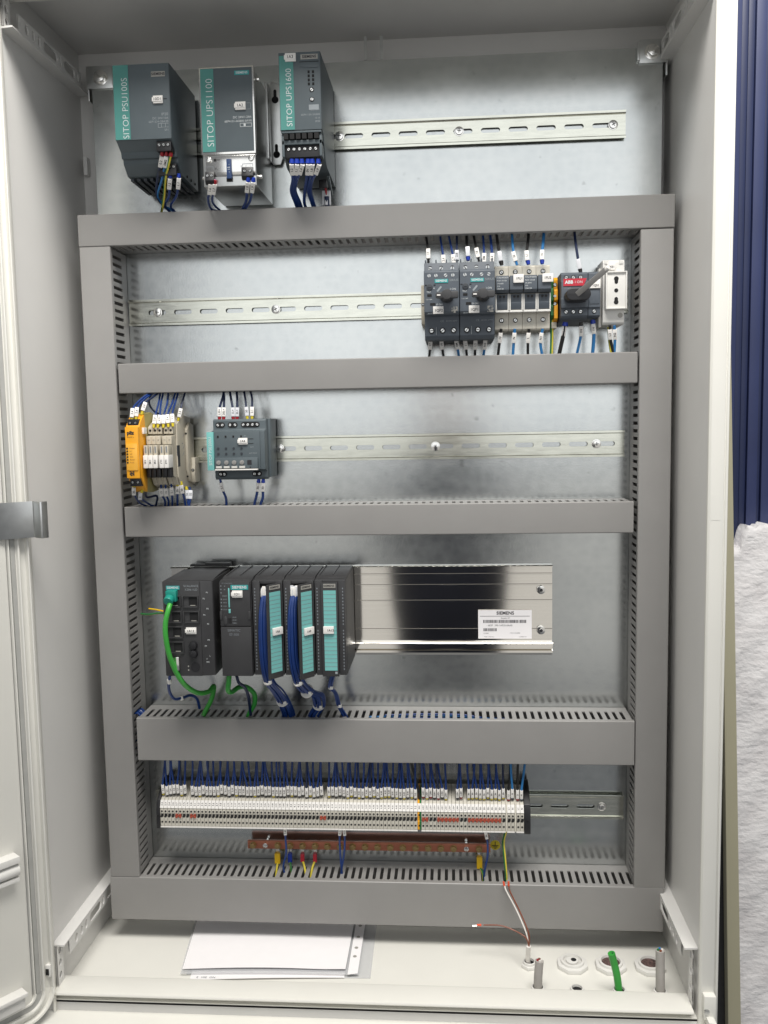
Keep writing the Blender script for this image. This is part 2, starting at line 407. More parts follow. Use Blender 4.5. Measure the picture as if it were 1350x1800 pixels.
# left rim
part('front_rim', MB().prism([(XL+2.5, -186), (XL+3.5, -193), (XL+1.5, -195), (XL, -194.5), (XL-4, -188), (XL-10, -187), (XL-22, -186), (XL-22, -120), (XL-4.2, -120), (XL-4.2, YR+.3), (XL+.3, YR+.3)], -60, ZC+60, 'z'), 'lit_paint', cab, 0.5)
# wall rails: shelf flange plus a perforated web
def stad(cx, cz, w, h, n=5):
    r = min(w, h)/2; out = []
    for k in range(4):
        sx, sz = ((1, 1), (-1, 1), (-1, -1), (1, -1))[k]
        for i in range(n):
            a = R(90*k+90*i/(n-1)); out.append((cx+sx*(w/2-r)+r*math.cos(a), cz+sz*(h/2-r)+r*math.sin(a)))
    return out
def rect_ring(x0, x1, z0, z1, cx, cz, hole):
    out = []
    nn = len(hole)//4
    for k, (X, Z) in enumerate(((x1, z1), (x0, z1), (x0, z0), (x1, z0))):
        for i in range(nn):
            p, q = hole[k*nn+i]
            if i == nn//2: out.append((X, Z))
            else: out.append((X, q) if (i < nn//2) == (k % 2 == 0) else (p, Z))
    return out
def perforated(mb, y0, y1, z0, z1, x, holes, t):
    ys = [y0]+[(holes[i][0]+holes[i][1]/2+holes[i+1][0]-holes[i+1][1]/2)/2 for i in range(len(holes)-1)]+[y1]
    for i, (c, wd, ht) in enumerate(holes):
        h = stad(c, (z0+z1)/2, wd, ht); o = rect_ring(ys[i], ys[i+1], z0, z1, c, (z0+z1)/2, h)
        mb.cell(o, h, lambda p, q, d: (x+d, p, q), t)
HL = [(-150, 9, 12), (-133, 7, 12), (-118, 7, 12), (-86, 40, 12), (-58, 6, 12), (-30, 34, 12), (-3, 6, 12)]
for sx, X in ((1, XL), (-1, XR)):
    for zs, zw, dz in ((38 if sx > 0 else 55, -1, -20), (1146, 1, 20)):
        mb = MB().prism([(X, zs), (X+sx*15.5, zs+zw*1), (X+sx*15.5, zs+zw*3), (X, zs+zw*2.5)], -187, 30, 'y')
        perforated(mb, -172, 8, min(zs+zw*3, zs+zw*22), max(zs+zw*3, zs+zw*22), X+sx*13.4, HL, sx*2)
        part('wall_rail', mb, 'paint', cab)
        mb = MB(); z0, z1 = (ZF+1, zs-3) if zw < 0 else (zs+3, ZC-1)
        hs = [(z0+(z1-z0)*(i+.5)/4, 9, 8) for i in range(4)]
        zz = [z0+(z1-z0)*i/4 for i in range(5)]
        for i, (c, wd, ht) in enumerate(hs):
            h = stad(-180, c, ht, wd); o = rect_ring(-188, -171, zz[i], zz[i+1], -180, c, h); mb.cell(o, h, lambda p, q, d: (X+sx*(4+d), p, q), 2)
        part('corner_strip', mb, 'paint', cab)
for x in (-8, 13): part('spacer_pin', Box(x, x+4, 3, 7, 1165, 1195), 'steel', cab)
for x0, x1, zz in ((379, 389, 1010), (-408, -398, 1040)): part('back_boss', Box(x0+2, x1-2, 28, 39, zz, zz+24), 'paint', cab, 1)

# open door on the left: panel, gasket channel, latch blocks, bent lock clip
phi = R(128); dd = Vector((math.cos(phi), -math.sin(phi), 0)); dn = Vector((math.sin(phi), math.cos(phi), 0)); H0 = Vector((XL+1.0, -197, 0))
def dpt(s_, h, z): q = H0+dd*s_+dn*h; return (q.x, q.y, z)
door = None
def door_prism(prof, z0, z1):
    return MB().prism([dpt(s_, h, 0)[:2] for s_, h in prof], z0, z1, 'z')
dz0, dz1 = -52, 1240
door = part('door', door_prism([(27, 4), (29, 5), (560, 5), (560, 2), (27, 2)], dz0+32, dz1-20), 'lit_paint', cab, 0.8, label='open door leaf at the left edge, inner face showing')
BASE[door.name] = BASE[cab.name]
part('door_edge', door_prism([(0, 0), (.5, 9), (2, 10), (3, 9), (3.4, 3), (11.4, 2.6), (11.8, 8), (13.2, 9), (14.4, 8), (15, 4), (23, 3.5), (24, 7), (25.4, 7), (25.8, 0), (25.8, -3), (0, -3)], dz0+43, dz1), 'lit_paint', door, 0.4)
part('door_gasket', door_prism([(16, 4), (17, 5.4), (22, 5.2), (22.6, 3.6)], dz0+43, dz1), 'gasket', door, 0.3)
# rounded lower corner and bottom edge of the door
def door_corner(rad, inner, h0, h1):
    """quarter-round band of the door edge at its lower hinge corner, then along the bottom"""
    cs, cz = 34, dz0+10+34; mb = MB(); n_ = 12
    loop = []
    for k in range(n_+1):
        a = R(180+90*k/n_); loop.append(((cs+rad*math.cos(a), cz+rad*math.sin(a)), (cs+inner*math.cos(a), cz+inner*math.sin(a))))
    loop.append(((560, cz-rad), (560, cz-inner)))
    for (p, q) in loop:
        for (s_, z_), h in ((p, h0), (p, h1), (q, h1), (q, h0)): mb.v.append(dpt(s_, h, z_))
    for k in range(len(loop)-1):
        for j in range(4): j2 = (j+1) % 4; mb.face([4*k+j, 4*k+j2, 4*k+4+j2, 4*k+4+j])
    mb.face([0, 1, 2, 3]); e = 4*(len(loop)-1); mb.face([e+3, e+2, e+1, e])
    return mb
part('door_edge', door_corner(34, 30.8, -3, 9.4), 'lit_paint', door, .5)
part('door_edge', door_corner(30.6, 22.4, -3, 2.8), 'lit_paint', door)
part('door_edge', door_corner(22.2, 19.4, -3, 8.4), 'lit_paint', door, .5)
part('door_gasket', door_corner(19.2, 11.2, -3, 4.6), 'gasket', door)
part('door_edge', door_corner(11, 8.4, -3, 6.8), 'lit_paint', door, .4)
part('door_bottom', MB().prism([dpt(s_, h, 0)[:2] for s_, h in ((27, -3), (27, 3.6), (560, 3.6), (560, -3))], dz0+36, dz0+44, 'z'), 'lit_paint', door)
def dbox(s0, s1, h0, h1, z0, z1): return MB().prism([dpt(a, b, 0)[:2] for a, b in ((s0, h0), (s1, h0), (s1, h1), (s0, h1))], z0, z1, 'z')
for zc, tall in ((170, 1), (2, .6), (1130, 1)):
    mb = dbox(40, 110, 5, 21, zc+4*tall, zc+12*tall)
    if tall == 1:
        mb.cyl(dpt(40, 13, zc-6), 8, 70, dd, 16)
        mb.v += []; k = dbox(40, 110, 5, 18, zc-20, zc-15); o_ = len(mb.v); mb.v += k.v; mb.f += [[i+o_ for i in f] for f in k.f]; mb.mi += k.mi
        mb.m = 1; mb.cyl(dpt(39.6, 13, zc-6), 2.6, .6, dd, 12)
    else:
        k = dbox(42, 110, 5, 17, zc-12, zc+4); o_ = len(mb.v); mb.v += k.v; mb.f += [[i+o_ for i in f] for f in k.f]; mb.mi += k.mi
    part('latch_block', mb, ('white', 'gasket'), door, 0.6)
part('hinge_block', MB().box(-413, -405, -206, -196, 6, 22), 'white', door, 1.5)
part('hinge_hole', MB().box(-411, -407, -206.8, -205.8, 9, 17), 'void', door)
for zz in (1050, 800, 640, 480, 300, 200, 130):
    part('gasket_clip', Box(-421.5, -417, -206, -202, zz, zz+7), 'white', door, .6)
prof = [dpt(120, 9, 0)[:2], dpt(38, 9, 0)[:2], dpt(22, 13, 0)[:2], (-393, -208), (-391, -209), (-389, -212), (-379, -219), (-377, -218.5), (-374, -213)]
out = [(x, y) for x, y in prof]; inn = [(x+.5, y+1.8) for x, y in reversed(prof)]
clip = part('lock_clip', MB().prism(out+inn, 561, 604, 'z'), 'steel', door, 0.3, label='bent galvanised metal clip on the door edge')

# ------------------------------------------------------------------ mounting plate
mp_ = thing('mounting_plate', 'galvanised steel mounting plate carrying all the devices', 'mounting plate', (0, 0, -12))
part('plate', MB().box(-377, 378, 0, 3, -12, 1163), 'galv', mp_)
part('plate_fold', MB().box(-377, 378, 3.2, 22, 1160.5, 1163), 'galv', mp_)
for sx, x in ((-1, -377), (1, 378)):
    bx = x-sx*30
    part('corner_bracket', MB().box(min(bx, x+sx*6), max(bx, x+sx*6), -3.5, -.6, 1143, 1172).box(min(x+sx*4, x+sx*6.5), max(x+sx*4, x+sx*6.5), -.4, 36, 1128, 1172).box(min(bx-sx*3, bx-sx*.2), max(bx-sx*3, bx-sx*.2), -6, 0, 1146, 1168), 'steel', mp_, 0.4)
    bz = 1156
    part('bolt', MB().cyl((x-sx*14, -5.2, bz), 10, 1.6, 'y', 24).cyl((x-sx*14, -11.5, bz), 7.6, 6, 'y', 6).cyl((x-sx*14, -12.2, bz), 5, 1, 'y', 16), 'bright_steel', mp_, 0.4)
st = part('earth_sticker', MB().cyl((158, -.35, 88), 7.2, .3, 'y', 28), 'f_yellow', mp_)
part('earth_symbol', MB().box(157.5, 158.5, -.8, -.5, 88, 93.5).box(153.5, 162.5, -.8, -.5, 87, 88).box(155, 161, -.8, -.5, 85, 86).box(156.6, 159.4, -.8, -.5, 83, 84), 'ink_black', st)

# ------------------------------------------------------------------ cable ducts
SLOT = [(-2.2, 19), (2.2, 19), (2.2, 50), (1.1, 52.5), (1.1, 56.5), (-1.1, 56.5), (-1.1, 52.5), (-2.2, 50)]
OUT = [(-5, 1.5), (5, 1.5), (5, 50), (5, 52.5), (5, 59.4), (-5, 59.4), (-5, 52.5), (-5, 50)]
def duct(label, a0, a1, b0, b1, vert=False, off=0.0):
    g = 'grey slotted cable ducts'
    d = thing('cable_duct', label, 'cable duct', ((a0+a1)/2, 0, b0) if not vert else ((b0+b1)/2, 0, a0), g)
    def f(a, y, b): return (b, y, a) if vert else (a, y, b)
    def bx(mb, A0, A1, y0, y1, B0, B1):
        return mb.box(B0, B1, y0, y1, A0, A1) if vert else mb.box(A0, A1, y0, y1, B0, B1)
    part('duct_base', bx(MB(), a0+1, a1-1, -1.5, -.1, b0+1, b1-1), 'duct', d)
    for bb, t in ((b0+.6, 1.5), (b1-.6, -1.5)):
        mb = MB(); n = int((a1-a0-6)//10); s0 = (a0+a1)/2-n*5
        for i in range(n):
            c = s0+10*i+5
            mb.cell([(c+p, q) for p, q in OUT], [(c+p, q) for p, q in SLOT], lambda p, q, dd_: f(p, -q, bb+dd_), t)
        for A0, A1 in ((a0+1, s0), (s0+10*n, a1-1)): bx(mb, A0, A1, -59.4, -1.5, min(bb, bb+t), max(bb, bb+t))
        part('side_wall', mb, 'duct', d)
    mb = MB(); poly = [(b0-.4, -54), (b0-.4, -60.5), (b0+.6, -61.6), (b1-.6, -61.6), (b1+.4, -60.5), (b1+.4, -54), (b1-.4, -54), (b1-.4, -59.9), (b0+.4, -59.9), (b0+.4, -54)]
    if vert: mb.prism(poly, a0, a1, 'z')
    else: mb.prism([(y, b) for b, y in poly], a0, a1, 'x')
    part('duct_cover', mb, 'duct', d, 0.25)
    return d
duct('long grey horizontal cable duct across the top, below the power supplies', -381, 381, 924.5, 964.5)
duct('tall grey vertical cable duct along the left side of the plate', 63, 923.6, -380.5, -340, True)
duct('tall grey vertical cable duct along the right side of the plate', 62, 922.8, 340.3, 380.3, True)
dA = duct('grey horizontal cable duct below the row with the rotary switches', -336, 337.5, 733.5, 772)
dB = duct('grey horizontal cable duct below the yellow safety relay row', -336.5, 334.5, 542, 582)
dC = duct('wide grey horizontal cable duct between controller row and terminal row', -333.5, 338.5, 231.5, 291)
dZ = duct('wide grey cable duct along the bottom edge above the papers', -382, 379, 0, 62)
for s_, x_, z_ in (('CANALPLAST', -10, 4.2), ('c UL us', 58, 5), ('CE', 108, 5.4)): txt(dZ, s_, (x_, -9.5, 61.7), z_, 'ink_grey', X_, Y_, bold=.02)

# ------------------------------------------------------------------ DIN rails
def din(label, x0, x1, zc, screws, phase=0.0):
    d = thing('din_rail', label, 'din rail', ((x0+x1)/2, 0, zc-17.5), 'zinc plated din rails')
    mb = MB()
    for s in (1, -1):
        pr_ = [(-3.2, 13.6), (-6.4, 13.6), (-7.5, 14.6), (-7.5, 17.5), (-6.5, 17.5), (-6.5, 15), (-6, 14.7), (-3.2, 14.7)]
        mb.prism([(y, zc+s*z) for y, z in pr_], x0, x1, 'x')
    n = int((x1-x0)//36); s0 = x0+phase; s0 = s0-36*int((s0-x0)/36)
    n = int((x1-s0)//36)
    if s0-x0 > .5: mb.box(x0, s0, -4.2, -3.2, zc-13.6, zc+13.6)
    for i in range(n):
        c = s0+36*i+18; h = stad(c, zc, 25, 6.3); o = rect_ring(s0+36*i, s0+36*i+36, zc-13.6, zc+13.6, c, zc, h)
        mb.cell(o, h, lambda p, q, dd_: (p, -4.2+dd_, q), 1.0)
    if x1-(s0+36*n) > .5: mb.box(s0+36*n, x1, -4.2, -3.2, zc-13.6, zc+13.6)
    part('rail_profile', mb, 'zinc', d)
    for x in screws:
        k = MB().cyl((x, -4.9, zc), 6.2, .7, 'y', 22).cyl((x, -7.8, zc), 4.9, 3, 'y', 18, 5.2)
        k.m = 1; a = rnd(0, 1.5)
        for q in (0, math.pi/2):
            ax = Vector((math.cos(a+q), 0, math.sin(a+q))); k.obox((x, -7.85, zc), ax, Z_*ax.x-X_*ax.z, Y_, 2.6, .6, .2)
        part('rail_screw', k, ('bright_steel', 'ink_black'), d, 0.3)
    return d
din('zinc plated din rail behind the three power supplies at the top', -315, 331, 1067.5, (-42, 116, 315), 22)
din('zinc plated din rail of the circuit breaker row, empty on its left', -338, 336, 844.5, (-298, -134), 21)
din('zinc plated din rail behind yellow safety relay, mostly empty', -336, 333, 655.5, (-134, 80, 296), 14)
din('zinc plated din rail under the long terminal row', -330, 336, 149, (306,), 20)

# polished profile rail of the controller
pr7 = [(-.2, 492), (-11, 492), (-12.5, 491), (-12.5, 489.5), (-8, 488.6)]
for z in (480, 465, 443, 403): pr7 += [(-8, z+1.2), (-9.8, z+.7), (-9.8, z-.7), (-8, z-1.2)]
pr7 += [(-8, 385.6), (-14.6, 385.4), (-15.5, 384.4), (-15.5, 379), (-10, 377.5), (-10, 375.5), (-13.5, 374), (-13.5, 371), (-7, 369.5), (-6, 366), (-.2, 366)]
s7r = thing('profile_rail', 'mirror polished aluminium profile rail right of the controller modules', 'rail', (-28, 0, 366))
part('rail_profile', MB().prism(pr7, -293, 237, 'x'), 'alu', s7r)
for z in (458, 402):
    k = MB().cyl((221.5, -13, z), 5.6, 5, 'y', 20, 6); k.m = 1; k.cyl((221.5, -13.2, z), 2.7, .4, 'y', 6)
    part('rail_screw', k, ('bright_steel', 'ink_black'), s7r, .4)
lb = single('maker_label', Box(136, 209, -10.25, -9.95, 390, 430), 'paper', 'white printed label with bar codes on the polished rail', 'label')
mb = MB(); x = 143.0
while x < 202: wd = rnd(.4, 1.3); mb.box(x, x+wd, -10.42, -10.3, 412, 416.2); x += wd+rnd(.35, .9)
x = 143.0
while x < 161: wd = rnd(.4, 1.2); mb.box(x, x+wd, -10.42, -10.3, 400.5, 404.5); x += wd+rnd(.35, .9)
mb.box(138.5, 206.5, -10.42, -10.3, 421.2, 421.7)
part('bar_code', mb, 'ink_black', lb)
txt(lb, 'SIEMENS', (173, -10.4, 425.6), 6.2, 'ink_black', bold=.03)
txt(lb, 'Simatic S7', (173, -10.4, 418.6), 2.8, 'ink_black'); txt(lb, '- 6ES7  390-1AF30-0AA0', (165, -10.4, 408.4), 3.3, 'ink_black')
txt(lb, 'S: X6F1', (147, -10.4, 397.5), 2.2, 'ink_black'); txt(lb, '175215 0120000', (186, -10.4, 397.8), 2, 'ink_black'); txt(lb, 'Made in Germany', (151, -10.4, 392.6), 1.8, 'ink_black'); txt(lb, 'C1005621 01', (197, -10.4, 392.6), 1.8, 'ink_black')

# ------------------------------------------------------------------ wires
FER = {'r': 'f_red', 'b': 'f_blue', 'y': 'f_yellow', 'k': 'f_black'}
def wire(label, pts, col='blue', r=1.35, text=None, fer=None, group=None, tlen=14, d0=4.5, enter=None, name='wire', half=None, tw=2.3, clear=False, tagmat='tag', sub=5):
    """a single conductor: insulation, marker sleeve with print, ferrule collar; starts at its terminal"""
    pts = [Vector(p) for p in pts]
    if enter: pts.append(pts[-1]+Vector((rnd(-2, 2), 2, enter)))
    cm = (col,) if isinstance(col, str) else col
    if text is None and fer is None:
        return single(name, MB().tube(pts, r, 8, half, sub=sub), cm, label, 'wire', group)
    w_ = thing(name, label, 'wire', pts[0], group)
    part('insulation', MB().tube(pts, r, 8, half, sub=sub), cm, w_)
    fine = catmull(pts, 8)
    def at(dist):
        acc = 0
        for a, b in zip(fine, fine[1:]):
            l = (b-a).length
            if acc+l >= dist: return a+(b-a)*((dist-acc)/l), (b-a).normalized()
            acc += l
        return fine[-1], (fine[-1]-fine[-2]).normalized()
    if fer:
        a, t = at(0); b, t2 = at(d0)
        part('ferrule', MB().cyl(a, r*1.15, (b-a).length, (b-a), 10, r*1.6), FER[fer], w_)
    if text is not None:
        c, t = at(d0+tlen/2+.5)
        nrm = (CP-c).normalized(); side = t.cross(nrm)
        side = side.normalized(); out_ = side.cross(t).normalized()
        if out_.dot(nrm) < 0: out_ = -out_
        o = part('marker_sleeve', MB().obox(c, t, side, out_, tlen/2, tw*1.15, tw), 'sleeve' if clear else tagmat, w_, .6)
        up = t if t.z > 0 else -t
        yd = out_.cross(up)
        txt(o, text, c+out_*(tw+.12), tw*1.75, 'ink_black', up, yd, bold=.02)
    return w_

# ------------------------------------------------------------------ top row: three power supply devices
d = thing('power_supply', 'dark grey power supply with teal stripe reading SITOP PSU100S', 'power supply', (-269, -60, 1003))
x0, x1 = -304, -234
b = part('housing', MB().prism([(-8, 1126), (-119.5, 1126), (-119.5, 1038), (-104, 1028), (-102, 1021), (-97, 1021), (-96, 1016), (-84, 1005), (-82, 1004), (-8, 1002)], x0, x1, 'x'), 'sitop', d, 0.8)
part('front_panel', Box(x0+.4, x1-.4, -121, -119.4, 1037.5, 1125.5), 'sitop', d, .5)
s_ = part('stripe', Box(x0+.6, x0+19.5, -121.4, -120.9, 1038, 1125), 'teal', d)
vtxt(s_, 'SITOP PSU100S', (x0+14.6, -121.55, 1074.5), 10.6, bold=-.012)
lg = part('logo_plate', Box(-256, -239, -121.4, -120.9, 1110, 1116), 'plate_grey', d); txt(lg, 'SIEMENS', (-247.5, -121.5, 1113), 4.3, 'ink_black', bold=.03)
nametag(d, '10D1', -248.5, -121, 1083, 12, 9)
part('tag_slot', Box(-255.5, -238, -121.25, -120.95, 1083.5, 1084.3), 'void', d)
for s, z in (('IP20', 1066), ('DC 24V/10A', 1061.5), ('6EP1334-2BA20', 1057.5), ('SF1', 1047.5)): txt(b, s, (-237, -121.15, z), 3.6 if s != 'IP20' else 4.6, 'ink_dim', align='RIGHT')
part('print', MB().box(-250, -237, -121.3, -121.05, 1055, 1055.4).box(-250, -237, -121.3, -121.05, 1050.6, 1051).box(-250, -249.6, -121.3, -121.05, 1051, 1055).box(-246, -245.6, -121.3, -121.05, 1051, 1055).box(-241, -240.6, -121.3, -121.05, 1051, 1055), 'ink_dim', b)
tb = part('terminal_block', Box(-254, -236, -118, -100, 1024, 1036), 'black', d, .5)
for x in (-250.5, -245, -239.5): screw(d, x, -118, 1031, 2.3)
part('terminal_block', Box(-259, -236, -100, -84, 1000, 1014), 'black', d, .5)
for x in (-256, -250, -244, -239): screw(d, x, -100, 1010, 2.2)
for i in range(8): part('vent_fin', MB().prism([(-80, 1002.5), (-12, 1000.8), (-12, 998.5), (-80, 999.5)], x0+3+8.3*i, x0+7+8.3*i, 'x'), 'navy_side', d)
for i in range(3): part('side_screw', MB().cyl((x1, -60+18*i, 1008), 1.6, .8, 'x', 10), 'void', d)

wire('blue wire tagged 0.2, left of the upper terminals of the PSU100S power supply', [P(285.5, 267, -112), P(282, 290, -104), P(276, 320, -85), P(276, 345, -65), P(287, 362, -50), P(299, 374, -42)], 'dark_blue', 1.6, '0.2', 'r', enter=-18)
wire('blue wire tagged 0M2 at the upper terminals of the PSU100S power supply', [P(293, 267, -112), P(290, 290, -105), P(284, 318, -88), P(277, 345, -65), P(290, 362, -50), P(306, 374, -42)], 'sky_blue', 1.5, '0M2', 'r', enter=-18)
wire('yellow green earth wire hanging from the PSU100S power supply', [P(301, 268, -112), P(296, 290, -106), P(291, 312, -95), P(289, 340, -75), P(286, 362, -60), P(284, 374, -45)], ('pe_yellow', 'pe_green'), 1.7, None, 'r', enter=-18, half=(2, 3, 4, 5), name='earth_wire')
wire('blue wire tagged 1.2, inner one at the lower terminals of the PSU100S', [P(300, 306, -96), P(298, 325, -90), P(297, 345, -75), P(290, 362, -55), P(300, 375, -42)], 'blue', 1.6, '1.2', 'b', enter=-18)
wire('blue wire tagged 1.1, rightmost at the lower terminals of the PSU100S', [P(314.5, 305, -96), P(313.5, 325, -90), P(310, 345, -75), P(300, 362, -55), P(309, 376, -42)], 'blue', 1.6, '1.1', 'b', enter=-18)

d = thing('battery_module', 'metal cased battery module with teal stripe reading SITOP UPS1100', 'battery module', (-168, -55, 983))
x0, x1 = -201.5, -133.5
part('housing', MB().box(x0+1, x1-1, -104, -3, 983, 1122), 'steel', d, 1)
b = part('front_cover', MB().box(x0, x1, -107, -99, 1020, 1124), 'bright_steel', d, 1.4)
part('front_panel', Box(x0+2, x1-2, -107.7, -106.8, 1023, 1121.5), 'sitop', d, .3)
s_ = part('stripe', Box(x0+2.2, x0+18.5, -108, -107.6, 1023.4, 1121), 'teal', d)
vtxt(s_, 'SITOP UPS1100', (x0+13, -108.15, 1069.5), 11.8, bold=-.012)
lg = part('logo_plate', Box(-157, -139, -108, -107.6, 1112.5, 1117.5), 'logo_teal', d); txt(lg, 'SIEMENS', (-148, -108.15, 1115), 3.8, 'ink_white', bold=.02)
nametag(d, '1A2', -150.5, -107.7, 1076, 13, 9.5)
part('print', MB().box(-144, -138, -107.95, -107.7, 1079.2, 1079.6).box(-144, -138, -107.95, -107.7, 1072, 1072.4).box(-138.4, -138, -107.95, -107.7, 1072, 1079.6), 'ink_dim', b)
txt(b, 'DC 24V/1.2Ah', (-137.5, -107.85, 1063), 3.7, 'ink_white', align='RIGHT'); txt(b, '6EP4131-0GB00-0AY0', (-137.5, -107.85, 1058.5), 3.5, 'ink_white', align='RIGHT')
part('print', MB().box(-152, -137.5, -107.95, -107.7, 1055.6, 1056).box(-152, -137.5, -107.95, -107.7, 1051.6, 1052).box(-152, -151.6, -107.95, -107.7, 1052, 1055.6).box(-147.5, -145, -107.95, -107.7, 1052.3, 1055.3).box(-137.9, -137.5, -107.95, -107.7, 1052, 1055.6), 'ink_white', b)
part('terminal_plate', MB().prism([(-104.2, 1019), (-106, 1019), (-106, 1001), (-104.5, 995), (-101, 990.5), (-100, 985), (-98, 985), (-98, 1019)], x0+4.5, x1+.5-2, 'x'), 'bright_steel', d, .5)
fz = part('fuse', MB().box(-170.5, -164.5, -108.5, -104, 991, 1014.5), 'fuse_blue', d, .6, label='dark blue plug-in fuse printed 15'); vtxt(fz, '- 15 -', (-167.5, -108.65, 1003), 4.4)
part('fuse_slot', Box(-171.5, -164, -106.2, -104, 988, 993), 'void', d)
for x in (-193, -140): part('plate_screw', MB().cyl((x, -108.6, 1014.5), 3.2, 3, 'y', 16, 3.6).cyl((x, -108.9, 1014.5), 1.6, .4, 'y', 6), 'bright_steel', d, .4)
part('indicator', Box(-186.5, -183.5, -106.5, -105.9, 1012.5, 1015.5), 'void', d)
for xa, xb, z in ((-197.5, -186.5, 996), (-152, -137.5, 1000)):
    part('terminal_block', MB().prism([(-96, z+4), (-108, z+4), (-110, z-7), (-107, z-11), (-96, z-11)], xa, xb, 'x'), 'black', d, .5)
    for k in (0.28, .75): screw(d, xa+(xb-xa)*k, -109, z-1, 2.2)
tp = MB()
for xa, xb, z in ((-198, -187.5, 1006), (-151, -138, 1008)):
    tp.box(xa, xb, -106.3, -106.02, z, z+.5)
    for k in (0, 1): tp.box(xa+(xb-xa-.5)*k, xa+(xb-xa-.5)*k+.5, -106.3, -106.02, z-3, z)
part('print', tp, 'ink_grey', d)
txt(b, '1  1', (-193, -106.2, 1003), 2.6, 'ink_black'); txt(b, 'X2', (-184, -106.2, 1003.5), 2.8, 'ink_black'); txt(b, 'X1   +     -', (-147, -106.2, 1005.5), 2.8, 'ink_black'); txt(b, 'OK', (-180.5, -106.2, 1014), 2.6, 'ink_black')
for z in (1112, 996): part('side_screw', MB().cyl((x1-.5, -92, z), 2.6, 4.5, 'x', 10), 'bright_steel', d, .3); part('side_screw', MB().cyl((x0-2.5, -96, z), 2.2, 3.5, 'x', 10), 'bright_steel', d, .3)
# mounting ear with two keyholes
ear = [(-136, 1134), (-131, 1140), (-121, 1136), (-117.5, 1130), (-117.5, 1042), (-121, 1033), (-131, 1033), (-136, 1040)]
part('mounting_ear', MB().prism(ear, -9, -6.5, 'y'), 'steel', d, .6)
part('mounting_ear', MB().prism([(x, z) for x, z in ((-136, 1132), (-132.5, 1132), (-132.5, 1036), (-136, 1036))], -28, -9, 'y'), 'steel', d, .6)
for z in (1116, 1046):
    part('keyhole', MB().cyl((-126, -9.4, z), 4.6, .4, 'y', 18), 'void', d); part('keyhole_slot', MB().prism(stad(-126, z+(6.5 if z > 1080 else 7), 4, 13), -9.6, -9.1, 'y'), 'void', d)
wire('blue wire tagged 1.6, first from left under the UPS1100 module', [P(371, 316, -108), P(368.5, 338, -98), P(366, 352, -80), P(372, 368, -55), P(386, 374, -42)], 'blue', 1.5, '1.6', 'r', enter=-18)
wire('blue wire tagged 1.7, second from left under the UPS1100 module', [P(378.5, 316, -108), P(375.5, 338, -98), P(373, 352, -80), P(378, 362, -60), P(390, 375, -42)], 'blue', 1.5, '1.7', 'r', enter=-18)
wire('blue wire tagged 1.8, third from left under the UPS1100 module', [P(437, 312, -108), P(434.5, 332, -100), P(433, 352, -80), P(427, 366, -58), P(424, 375, -42)], 'blue', 1.8, '1.8', 'b', enter=-18)
wire('blue wire tagged 1.9, rightmost under the UPS1100 module', [P(446, 312, -108), P(443.5, 333, -100), P(440, 352, -80), P(432, 366, -58), P(428, 375, -42)], 'blue', 1.8, '1.9', 'b', enter=-18)

d = thing('ups_module', 'narrow grey power module with teal stripe reading SITOP UPS1600', 'ups module', (-74, -60, 1003))
x0, x1 = -99.5, -49
b = part('housing', MB().prism([(-4, 1129), (-124, 1129), (-124, 1040), (-112, 1038), (-98, 1012), (-86, 1006), (-4, 1002)], x0, x1, 'x'), 'sitop', d, .8)
part('front_panel', Box(x0+.3, x1-.3, -125.4, -123.8, 1039.5, 1128.6), 'sitop', d, .5)
s_ = part('stripe', Box(x0+1, x0+18, -125.8, -125.3, 1040, 1125), 'teal', d); vtxt(s_, 'SITOP UPS1600', (x0+12.2, -125.95, 1077), 9.8, bold=-.008)
nametag(d, '1A3', x0+15, -125.4, 1122.5, 13, 9.5)
lg = part('logo_plate', Box(-72.5, -52, -125.8, -125.3, 1120, 1125.6), 'plate_grey', d); txt(lg, 'SIEMENS', (-62.2, -125.95, 1122.8), 4.4, 'ink_black', bold=.03)
part('service_flap', MB().prism(stad(-62, 1113.5, 24, 6.5), -126, -125.3, 'y'), 'sitop', d, .2); part('flap_gap', MB().box(-74, -51, -125.6, -125.3, 1116.9, 1117.6), 'void', d)
for i in range(4):
    for k in range(2): part('indicator', Box(-64.5+5.2*k, -62+5.2*k, -125.75, -125.35, 1104-4.6*i, 1107-4.6*i), 'void', d)
for z in (1085, 1074): screw(d, -60, -125.4, z, 2.8, 'setting_dial', head='bright_steel')
for s, z in (('DC 24V', 1062), ('6EP4 134-3AB00', 1056.5), ('10 A', 1052.5), ('IP20', 1048.5)): txt(b, s, (-51, -125.6, z), 3.2, 'ink_dim', align='RIGHT')
part('print', Box(-64, -52, -125.7, -125.42, 1062, 1068), 'ink_dim', b)
for i in range(6): part('vent_opening', Box(x0+4+7.4*i, x0+9.4+7.4*i, -125.2, -115, 1029.5, 1036), 'void', d)
part('terminal_frame', MB().box(x0+1, x1-1, -124.6, -112, 1036.6, 1039.4).box(x0+1, x1-1, -122, -104, 1024, 1029).box(x0+1, x0+4, -122, -104, 1010, 1036).box(x1-4, x1-1, -122, -104, 1010, 1036), 'sitop', d, .6)
part('terminal_block', Box(x0+4, x1-4, -118, -98, 1010, 1024.5), 'black', d, .5)
for i in range(6): screw(d, x0+8.5+6.6*i, -118, 1019.5, 2.5, head='bright_steel')
part('lower_flap', MB().prism([(-60, 1003), (-64, 1000), (-30, 984), (-26, 987)], x1-3, x1-.5, 'x'), 'sitop', d, .4)
